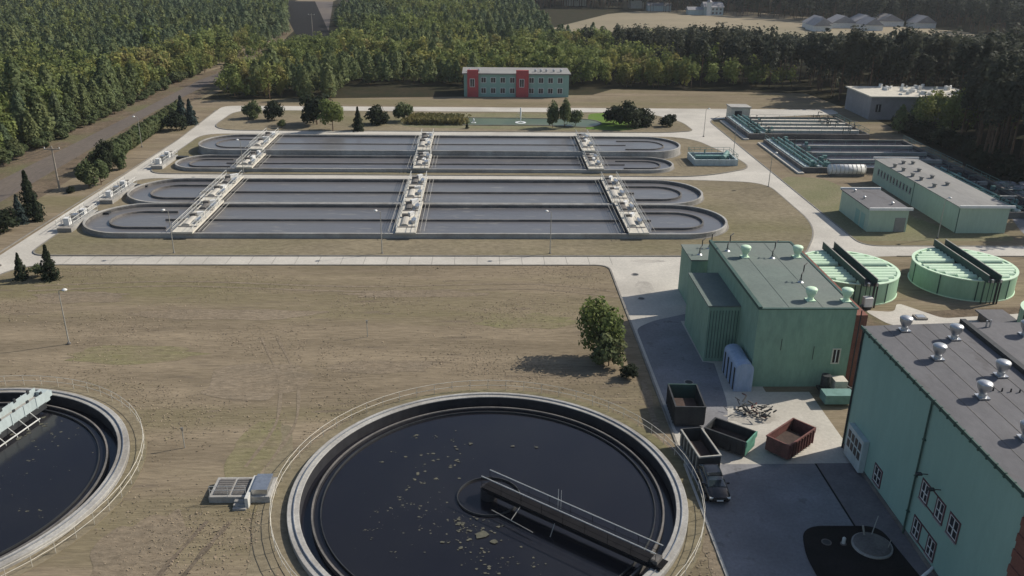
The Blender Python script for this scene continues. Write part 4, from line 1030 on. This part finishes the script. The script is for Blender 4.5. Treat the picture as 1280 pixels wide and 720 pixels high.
# prototypes: name -> list of (crown mesh, trunk mesh)
PROTO = {}
def proto(key, kind, h, r, n, s, m_, nv=4, zb=None):
    L = []
    for v in range(nv):
        V = crown(kind, h*(1+.05*v), r, n, s, 100+v*7+len(PROTO)*31, zb); F = np.arange(len(V)).reshape(-1,4)
        cm = np_mesh('crown', V, F, [m_]); g = limbs_mb(h, r, v, zb or h*.15); o = g.build('trunk', M_bark); tm = o.data
        bpy.data.objects.remove(o); L.append((cm, tm, V))
    PROTO[key] = (L, m_)
proto('pine','pine',9.2,2.5,900,.28,M_pine,5)
proto('pineb','pine',9.2,2.4,900,.28,M_pineb,4)
proto('broad','round',10,2.8,900,.29,M_broad,5,zb=.8)
proto('yell','round',9,2.5,900,.27,M_yell,4,zb=.8)
proto('tall','round',17,2.7,900,.32,M_tall,5,zb=8.5)
proto('spruce','spruce',5.5,1.9,1500,.17,M_spr,3,zb=.15)
proto('bspruce','spruce',4.5,1.7,1400,.17,M_bspr,2,zb=.15)
proto('thuja','round',4.0,1.4,1500,.16,M_hedge,3,zb=.1)
proto('bush','round',3.0,2.0,1300,.17,M_spr,3,zb=.1)
proto('gbush','round',3.0,1.8,1300,.17,M_hedge,3,zb=.1)
proto('oak','round',6.5,3.2,2600,.20,M_broad,2,zb=.8)
def tree(key, x, y, label, cat, name, sc=1.0, group=None, v=0, sz=None):
    L, m_ = PROTO[key]; cm, tm, _ = L[v % len(L)]
    t = thing(name, (x,y,0), label, cat, group, rz=(x*7.3+y*3.1) % 6.28)
    t.scale = (sc,sc,sz or sc)
    for nm, me in (('crown',cm),('trunk',tm)):
        o = bpy.data.objects.new(nm, me); COL.objects.link(o); o.parent = t
    return t
T = tree
T('spruce',-57.6,101.0,'dark spruce left in the pair at the lawn corner by the road','spruce','spruce_tree',.62)
T('spruce',-54.0,100.9,'dark spruce right in the pair at the lawn corner by the road','spruce','spruce_tree',.78,v=1)
T('gbush',-55.9,101.6,'low green shrub between the pair of lawn-corner spruces','shrub','shrub',.55)
T('bush',-69.2,119.8,'broad dark shrub left of the concrete road, nearest the frame edge','shrub','shrub',1.1)
T('bspruce',-68.8,123.5,'bluish spruce between the dark shrub and the tall spruce','spruce','spruce_tree',.95)
T('spruce',-68.9,127.2,'tallest dark spruce on the strip left of the concrete road','spruce','spruce_tree',1.15,v=2)
T('spruce',-66.8,124.6,'small dark spruce close to the concrete road edge','spruce','spruce_tree',.6,v=1)
T('thuja',-67.0,143.0,'clipped columnar thuja nearest the viewer beside the concrete road','thuja','thuja_shrub',1.3)
T('thuja',-65.8,145.0,'slimmer thuja just behind the nearest clipped one','thuja','thuja_shrub',1.05,v=1)
T('bush',-68.2,152.5,'dark thick columnar shrub between the thujas and the hedge','shrub','shrub',.85,sz=1.75)
T('thuja',-66.6,155.5,'narrow thuja beside the dark columnar shrub','thuja','thuja_shrub',.9,v=2)
T('bush',-69.6,158.0,'dark shrub at the near end of the long hedge','shrub','shrub',.8,v=1,sz=1.5)
T('bush',-68.6,139.8,'very small round dark bush alone on bare ground by the road','shrub','shrub',.38,v=2)
T('bush',-67.8,190.0,'bluish dark shrub at the far end of the hedge by the road','shrub','shrub',1.35)
T('bspruce',-66.6,196.5,'bluish spruce at the far end of the concrete road','spruce','spruce_tree',1.2,v=1)
T('bspruce',-69.5,199.5,'bluish spruce behind the hedge end','spruce','spruce_tree',1.3)
T('oak',11.9,79.6,'loose green tree on the lawn corner beside the shaded yard','tree','broadleaf_tree',.8,sz=.95)
T('gbush',12.6,77.1,'low green shrub under the loose green tree','shrub','shrub',1.1,v=1)
T('bush',14.2,74.4,'dark shrub between the loose green tree and the round tank','shrub','shrub',.5)
T('oak',-33.5,189.8,'yellow-green open-crowned tree behind the farthest racetrack tank','tree','broadleaf_tree',1.0,v=1)
T('bush',-48.9,201.0,'small dark conifer left on the far verge','shrub','shrub',1.25,sz=1.6)
T('bush',-38.2,196.5,'dark wide tree beside the yellow-green tree on the far verge','shrub','shrub',2.1,v=1)
T('spruce',-28.0,190.6,'pointed spruce right of the yellow-green tree','spruce','spruce_tree',.95)
T('bush',-24.6,197.4,'rounded dark tree right of the pointed spruce','shrub','shrub',1.5,v=2)
T('gbush',-18.6,200.8,'brownish low shrub left of the reeds','shrub','shrub',1.5)
T('gbush',-54.5,203.5,'low spreading green shrub on the far verge, farthest left','shrub','shrub',1.3,v=1)
T('gbush',-45.3,192.4,'tiny round shrub on the verge above the left bridge','shrub','shrub',.6,v=2)
T('spruce',-3.9,193.0,'tiny spruce in front of the pond','spruce','spruce_tree',.32)
T('thuja',15.6,194.5,'slim dark cypress left in the pair at the pond','cypress','cypress_tree',1.0,sz=1.7)
T('thuja',18.2,194.2,'slim dark cypress right in the pair at the pond','cypress','cypress_tree',1.0,v=1,sz=1.6)
T('bush',33.0,195.5,'largest round dark shrub on the green lawn','shrub','shrub',1.9)
T('bush',30.2,199.0,'round dark shrub left of the largest lawn shrub','shrub','shrub',1.3,v=1)
T('bush',37.0,197.5,'round dark shrub right of the largest lawn shrub','shrub','shrub',1.4,v=2)
T('bush',42.0,196.5,'small round dark shrub at the right end of the lawn row','shrub','shrub',.85)
T('bush',44.0,200.5,'smallest round dark shrub nearest the road junction','shrub','shrub',.7,v=1)
T('gbush',21.0,196.5,'reedy green clump standing in the pond edge','shrub','shrub',1.1,v=2)
T('broad',98.5,188.5,'pale green broad tree in front of the grey hall','tree','broadleaf_tree',.85,v=1)
T('broad',103.5,186.0,'second pale green tree in front of the grey hall, further right','tree','broadleaf_tree',.95,v=2)
T('pine',94.5,191.5,'dark young tree at the left corner of the grey hall','tree','pine_tree',.7)
for k, (x_, y_, s_) in enumerate(((104,203.5,.62),(107,201,.7),(110,204,.6),(112.5,200,.78),(115.5,203,.7),(118.5,199,.85),(121.5,203,.8),(106,194,.75),(111,193,.85),(116,191,.9),(102,197,.6),(121,192,.95))):
    T('broad' if k % 3 else 'pine', x_, y_, 'dark mixed tree screening the wall of the grey hall', 'tree', 'broadleaf_tree' if k % 3 else 'pine_tree', s_*1.1, 'trees screening the grey hall', v=k)
# hedge
def hedge():
    g_ = np.random.default_rng(5); n = 24000
    u = g_.random(n); x = -70.2+(-72.6+70.2)*u; y = 153+(207-153)*u
    hh = 3.2+.35*np.sin(u*90)+.2*np.sin(u*230)
    a = g_.random(n)*2*PI; q = g_.random(n)**.35
    C = np.stack([x+1.35*q*np.cos(a)*(1+.12*np.sin(u*150)), y+g_.normal(size=n)*.2, hh*.52+hh*.52*q*np.sin(a)],1)
    N = np.stack([np.cos(a), g_.normal(size=n)*.5, np.sin(a)+.3],1)+g_.normal(size=(n,3))*.4
    V = quads(C, N, .17*g_.uniform(.6,1.3,n), g_); F = np.arange(len(V)).reshape(-1,4)
    t = thing('hedge', (-71.4,184,0), 'long green clipped hedge between the dirt road and the concrete road', 'hedge')
    V = V-np.array([-71.4,184,0]); o = bpy.data.objects.new('foliage', np_mesh('foliage', V, F, [M_hedge])); COL.objects.link(o); o.parent = t
    g = MB()
    for k in range(30): g.tube((-70.2-2.4*k/30,153+54*k/30,0),(-70.2-2.4*k/30,153+54*k/30,1.8),.06,5)
    g.build('stem', M_bark, t)
hedge()
def clump_stuff(name, pts, hgt, s, m_, label, cat, seed=1):
    g_ = np.random.default_rng(seed); P = np.array(pts); n = len(P)
    C = np.concatenate([P, g_.random((n,1))*hgt],1); N = g_.normal(size=(n,3)); N[:,2] *= .25
    V = quads(C, N, s*g_.uniform(.5,1.3,n), g_)
    o = bpy.data.objects.new(name, np_mesh(name, V, np.arange(len(V)).reshape(-1,4), [m_])); COL.objects.link(o)
    return tag(o, label, cat, kind='stuff')
r = random.Random(2)
clump_stuff('reed_bed', [(r.uniform(-17,-5)+r.gauss(0,1), r.uniform(196.5,204)) for _ in range(3500)], 1.5, .28, M_reed, 'golden reed bed at the left end of the pond', 'reeds')

# grass tufts in the foreground
M_tuft = mat('grass_tufts', (.31,.25,.18), (.24,.19,.14), (.22,.19,.12), scale=.5, fine=4, rough=1, dark=.4, spec=.05)
g_ = np.random.default_rng(9); n = 90000
X = g_.uniform(-60,17,n); Y = 42+(108-42)*g_.random(n)**1.6
keep = (np.hypot(X-CL1[0],Y-CL1[1]) > 16.4) & (np.hypot(X-CL2[0],Y-CL2[1]) > 16.3) & ~((X>-21.2)&(X<-16)&(Y>53.8)&(Y<57.6)) & (X < 16.2) & (Y < 105.6) & (np.abs(X+15.5-(Y-50)*-.08) > .7)
dens = np.sin(X*.31+2*np.sin(Y*.17))+np.sin(Y*.43+X*.11)+g_.normal(size=n)*1.0
keep &= dens > .5
X, Y = X[keep], Y[keep]; n = len(X)
C = np.stack([X,Y,g_.uniform(.0,.06,n)],1); N = g_.normal(size=(n,3)); N[:,2] = np.abs(N[:,2])+2.2
V = quads(C, N, g_.uniform(.03,.085,n), g_)
o = bpy.data.objects.new('grass_tufts', np_mesh('grass_tufts', V, np.arange(len(V)).reshape(-1,4), [M_tuft])); COL.objects.link(o)
tag(o, 'dry brown grass tufts over the lawn around the round tanks', 'grass', kind='stuff')

# ------------------------------------------------------------------ forests
def zone(x, y, q):
    """kind of tree that grows at a point, or None in a clearing"""
    ctr = -82+max(0,y-262)*.1 if y < 375 else -71-(y-375)*.21
    if y < 60: return None
    if x < (-90 if y < 262 else ctr-(4.5 if y < 335 else 12)):
        if y > 340: return 'pineb' if q.random() < .62+.3*math.sin(x*.04+y*.03) else ('pine' if q.random() < .7 else 'broad')
        v = math.sin(x*.05+y*.021)+math.sin(y*.037-x*.02)+q.gauss(0,.5)
        if x > -108 and y > 230: return 'yell' if q.random() < .4 else 'broad'
        if y < 190 and v < .35: return 'broad' if v < -.1 else 'pine'
        return 'pineb' if v > .2 else ('pine' if v > -1.0 else 'broad')
    if x < (-74 if y < 262 else ctr+(4 if y < 335 else 12)): return None
    if x < 92:
        lim = 228 if x < -40 else (252 if x < 95 else 250)
        if x < -74+max(0,(240-y)) * .5: return None
        if y < lim: return None
        if math.hypot((x-6)/9,(y-322)/16) < 1: return None
        if x > 28 and y > 345+(92-x)*.35 and y < 560 : return None
        if y > 560: return 'tall'
        v = math.sin(x*.06)+math.sin(y*.05+x*.03)+q.gauss(0,.6)
        if y < 345 and x < 35: return 'broad' if v > .2 else ('yell' if v > -.4 else 'pine')
        if y < 345: return 'yell' if v > .9 else ('broad' if v > -.8 else 'tall')
        return 'pineb' if v > 0 else ('pine' if v > -1 else 'broad')
    if y < 122: return None
    if x < 97 or (y < 250 and x < 96+max(0,(y-150))*.12 and y > 150 and y < 206): return None
    if 203 < y < 224 and x < 124: return None
    if 176 < y < 204 and x < 108: return None
    if 318 < y < max(462, 535-max(0,x-125)*.95) and x < 238: return None
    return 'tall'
r = random.Random(31)
for k in range(70):
    y = 100+k*2.6+r.uniform(-1,1); x = -88.6+r.uniform(-1.6,.5)
    T('gbush', x, y, 'low green shrub at the forest edge beside the dirt road', 'shrub', 'shrub', r.uniform(.5,1.05), 'shrubs at the left forest edge', v=k)
for k in range(46):
    y = 124+k*1.9; x = 97+r.uniform(-2.2,3)+(max(0,y-160)*.05)
    if y > 200: continue
    T('bush', x, y, 'low dark shrub under the tall pines of the right-hand forest', 'shrub', 'shrub', r.uniform(.6,1.3), 'shrubs at the right forest edge', v=k)
q = random.Random(21); spots = []
def fill(x0,x1,y0,y1,sp):
    y = y0
    while y < y1:
        x = x0
        while x < x1:
            px, py = x+q.uniform(-.75,.75)*sp, y+q.uniform(-.75,.75)*sp
            k = zone(px, py, q)
            # only what the photograph could see from a few steps around
            if k and abs(px) < .66*py+45 and not (k == 'tall' and False): spots.append((px, py, k))
            x += sp
        y += sp
fill(-300,-74,62,300,3.1); fill(-420,-60,300,600,3.9)
fill(-80,100,226,420,3.4); fill(-90,28,420,600,4.2)
fill(96,260,122,372,4.6); fill(238,420,300,462,6.0); fill(28,430,462,640,5.0)
spots.sort(key=lambda s: s[0]**2+s[1]**2+1600)
info = {'pine': ('young dark green pine in the dense forest edge','pine','pine_tree','young pines at the forest edge'),
        'pineb': ('young blue-green pine in the dense forest edge','pine','pine_tree','blue-green pines at the forest edge'),
        'broad': ('green broadleaf tree standing in the forest edge','tree','broadleaf_tree','broadleaf trees at the forest edge'),
        'yell': ('yellowing broadleaf tree standing in the forest edge','tree','broadleaf_tree','yellowing trees at the forest edge'),
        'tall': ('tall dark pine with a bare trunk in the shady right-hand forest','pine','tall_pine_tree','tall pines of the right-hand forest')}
cnt = {}; rest = {}
for i, (x, y, k) in enumerate(spots):
    sc = q.uniform(.42,.95)*(1.22 if q.random() < .12 else 1)
    if k == 'tall': sc = q.uniform(.75,1.15)
    if x < -88 and y < 200: sc *= 1.25
    if k != 'tall' and 262 < y < 380 and abs(x-(-72)) < 22: sc *= .75
    if x > 28 and 240 < y < 360: sc = min(sc, (1-y/(425 if x > 90 else 450))*40/{'tall':17.5,'yell':9.6,'broad':10.5}.get(k,10.5)*q.uniform(.8,1.03))
    if x > 90 and y > 400: sc *= .95
    cnt[k] = cnt.get(k, 0)+1
    lim_n = {'pine':170,'pineb':170,'broad':120,'yell':60,'tall':220}[k]
    if cnt[k] <= lim_n:
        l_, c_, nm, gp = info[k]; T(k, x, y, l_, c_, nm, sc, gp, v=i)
    else: rest.setdefault(k, []).append((x, y, sc))
stuff_lab = {'pine':'mass of dark green pines of the forest beyond the dirt road','pineb':'mass of blue-green pines of the distant forest','broad':'mass of green broadleaf trees behind the plant',
             'yell':'mass of yellowing trees in the woods behind the plant','tall':'mass of tall dark pines in the shady forest on the right'}
for k, L in rest.items():
    g_ = np.random.default_rng(3); Vs = []; Fs = []; Ms = []; base = 0
    pr = {'pine':('pine',9.2,2.7,1.0),'pineb':('pine',9.2,2.7,1.0),'broad':('round',10,3.1,1.0),'yell':('round',9,2.8,1.0),'tall':('round',17,3.0,1.0)}[k]
    var = []
    for v in range(6):
        nq = 240 if k == 'tall' else 190; V = crown(pr[0], pr[1], pr[2], nq, .48 if k == 'tall' else .42, 500+v*13, (3.0 if v < 3 else 8.0) if k == 'tall' else pr[1]*.2)
        TV, TF = trunk_arr(pr[1]*.8, .16, .06, 5); var.append((V, TV, TF))
    for j, (x, y, sc) in enumerate(L):
        V, TV, TF = var[j % 6]; a = g_.random()*6.28; c, s_ = math.cos(a), math.sin(a)
        Rm = np.array([[c,s_,0],[-s_,c,0],[0,0,1]])
        W = (V@Rm)*sc*np.array([1,1,g_.uniform(.9,1.12)])+np.array([x,y,0]); Vs.append(W); Fs.append(np.arange(len(W)).reshape(-1,4)+base); Ms.append(np.zeros(len(W)//4)); base += len(W)
        if k == 'tall' or j % 3 == 0:
            W = TV*sc+np.array([x,y,0]); Vs.append(W); Fs.append(TF+base); Ms.append(np.ones(len(TF))); base += len(W)
    o = bpy.data.objects.new('forest_trees', np_mesh('forest_trees', np.concatenate(Vs), np.concatenate(Fs), [PROTO[k][1], M_bark], np.concatenate(Ms))); COL.objects.link(o)
    tag(o, stuff_lab[k], 'forest', kind='stuff')
print('forest', cnt)

g = MB(); g.box(-700,700,-40,1100,-3,75); hz = g.build('haze', bpy.data.materials.new('thin_haze')); tag(hz, kind='structure')
m = hz.data.materials[0]; m.use_nodes = True; m.node_tree.nodes.clear()
vs = m.node_tree.nodes.new('ShaderNodeVolumeScatter'); vo = m.node_tree.nodes.new('ShaderNodeOutputMaterial')
vs.inputs['Color'].default_value = (.86,.93,1,1); vs.inputs['Density'].default_value = .00010; vs.inputs['Anisotropy'].default_value = .2
m.node_tree.links.new(vs.outputs[0], vo.inputs['Volume'])
# ------------------------------------------------------------------ camera, light
yaw, pitch, roll, Fpx = 2.0, 22.2, .745, 1070.0
cam = bpy.data.cameras.new('camera'); co = bpy.data.objects.new('camera', cam); COL.objects.link(co)
co.matrix_world = Matrix.Translation((0,0,CH)) @ Matrix.Rotation(math.radians(-yaw),4,'Z') @ Matrix.Rotation(math.radians(90-pitch),4,'X') @ Matrix.Rotation(math.radians(roll),4,'Z')
cam.sensor_width = 36; cam.lens = Fpx/1280*36; cam.clip_end = 5000; cam.clip_start = .5
S.camera = co
EL, AZ = math.radians(37), math.radians(20)      # sun towards +x, a little +y
sd = Vector((math.cos(EL)*math.cos(AZ), math.cos(EL)*math.sin(AZ), math.sin(EL)))
sun = bpy.data.lights.new('sun', 'SUN'); so = bpy.data.objects.new('sun', sun); COL.objects.link(so)
so.rotation_euler = sd.to_track_quat('Z','Y').to_euler(); sun.energy = 5.0; sun.angle = math.radians(.5); sun.color = (1,.93,.82)
so.location = (60, 20, 80)
w = bpy.data.worlds.new('World'); S.world = w; w.use_nodes = True; nt = w.node_tree
bg = nt.nodes['Background']; sky = nt.nodes.new('ShaderNodeTexSky'); sky.sky_type = 'NISHITA'; sky.sun_disc = False
sky.sun_elevation = EL; sky.sun_rotation = math.atan2(sd.x, sd.y); sky.air_density = 1.0; sky.dust_density = 1.5
nt.links.new(sky.outputs[0], bg.inputs[0]); bg.inputs[1].default_value = .112
S.view_settings.view_transform = 'Standard'; S.view_settings.look = 'None'; S.view_settings.exposure = 0
S.render.engine = 'CYCLES'
S.cycles.max_bounces = 5; S.cycles.diffuse_bounces = 2; S.cycles.glossy_bounces = 2
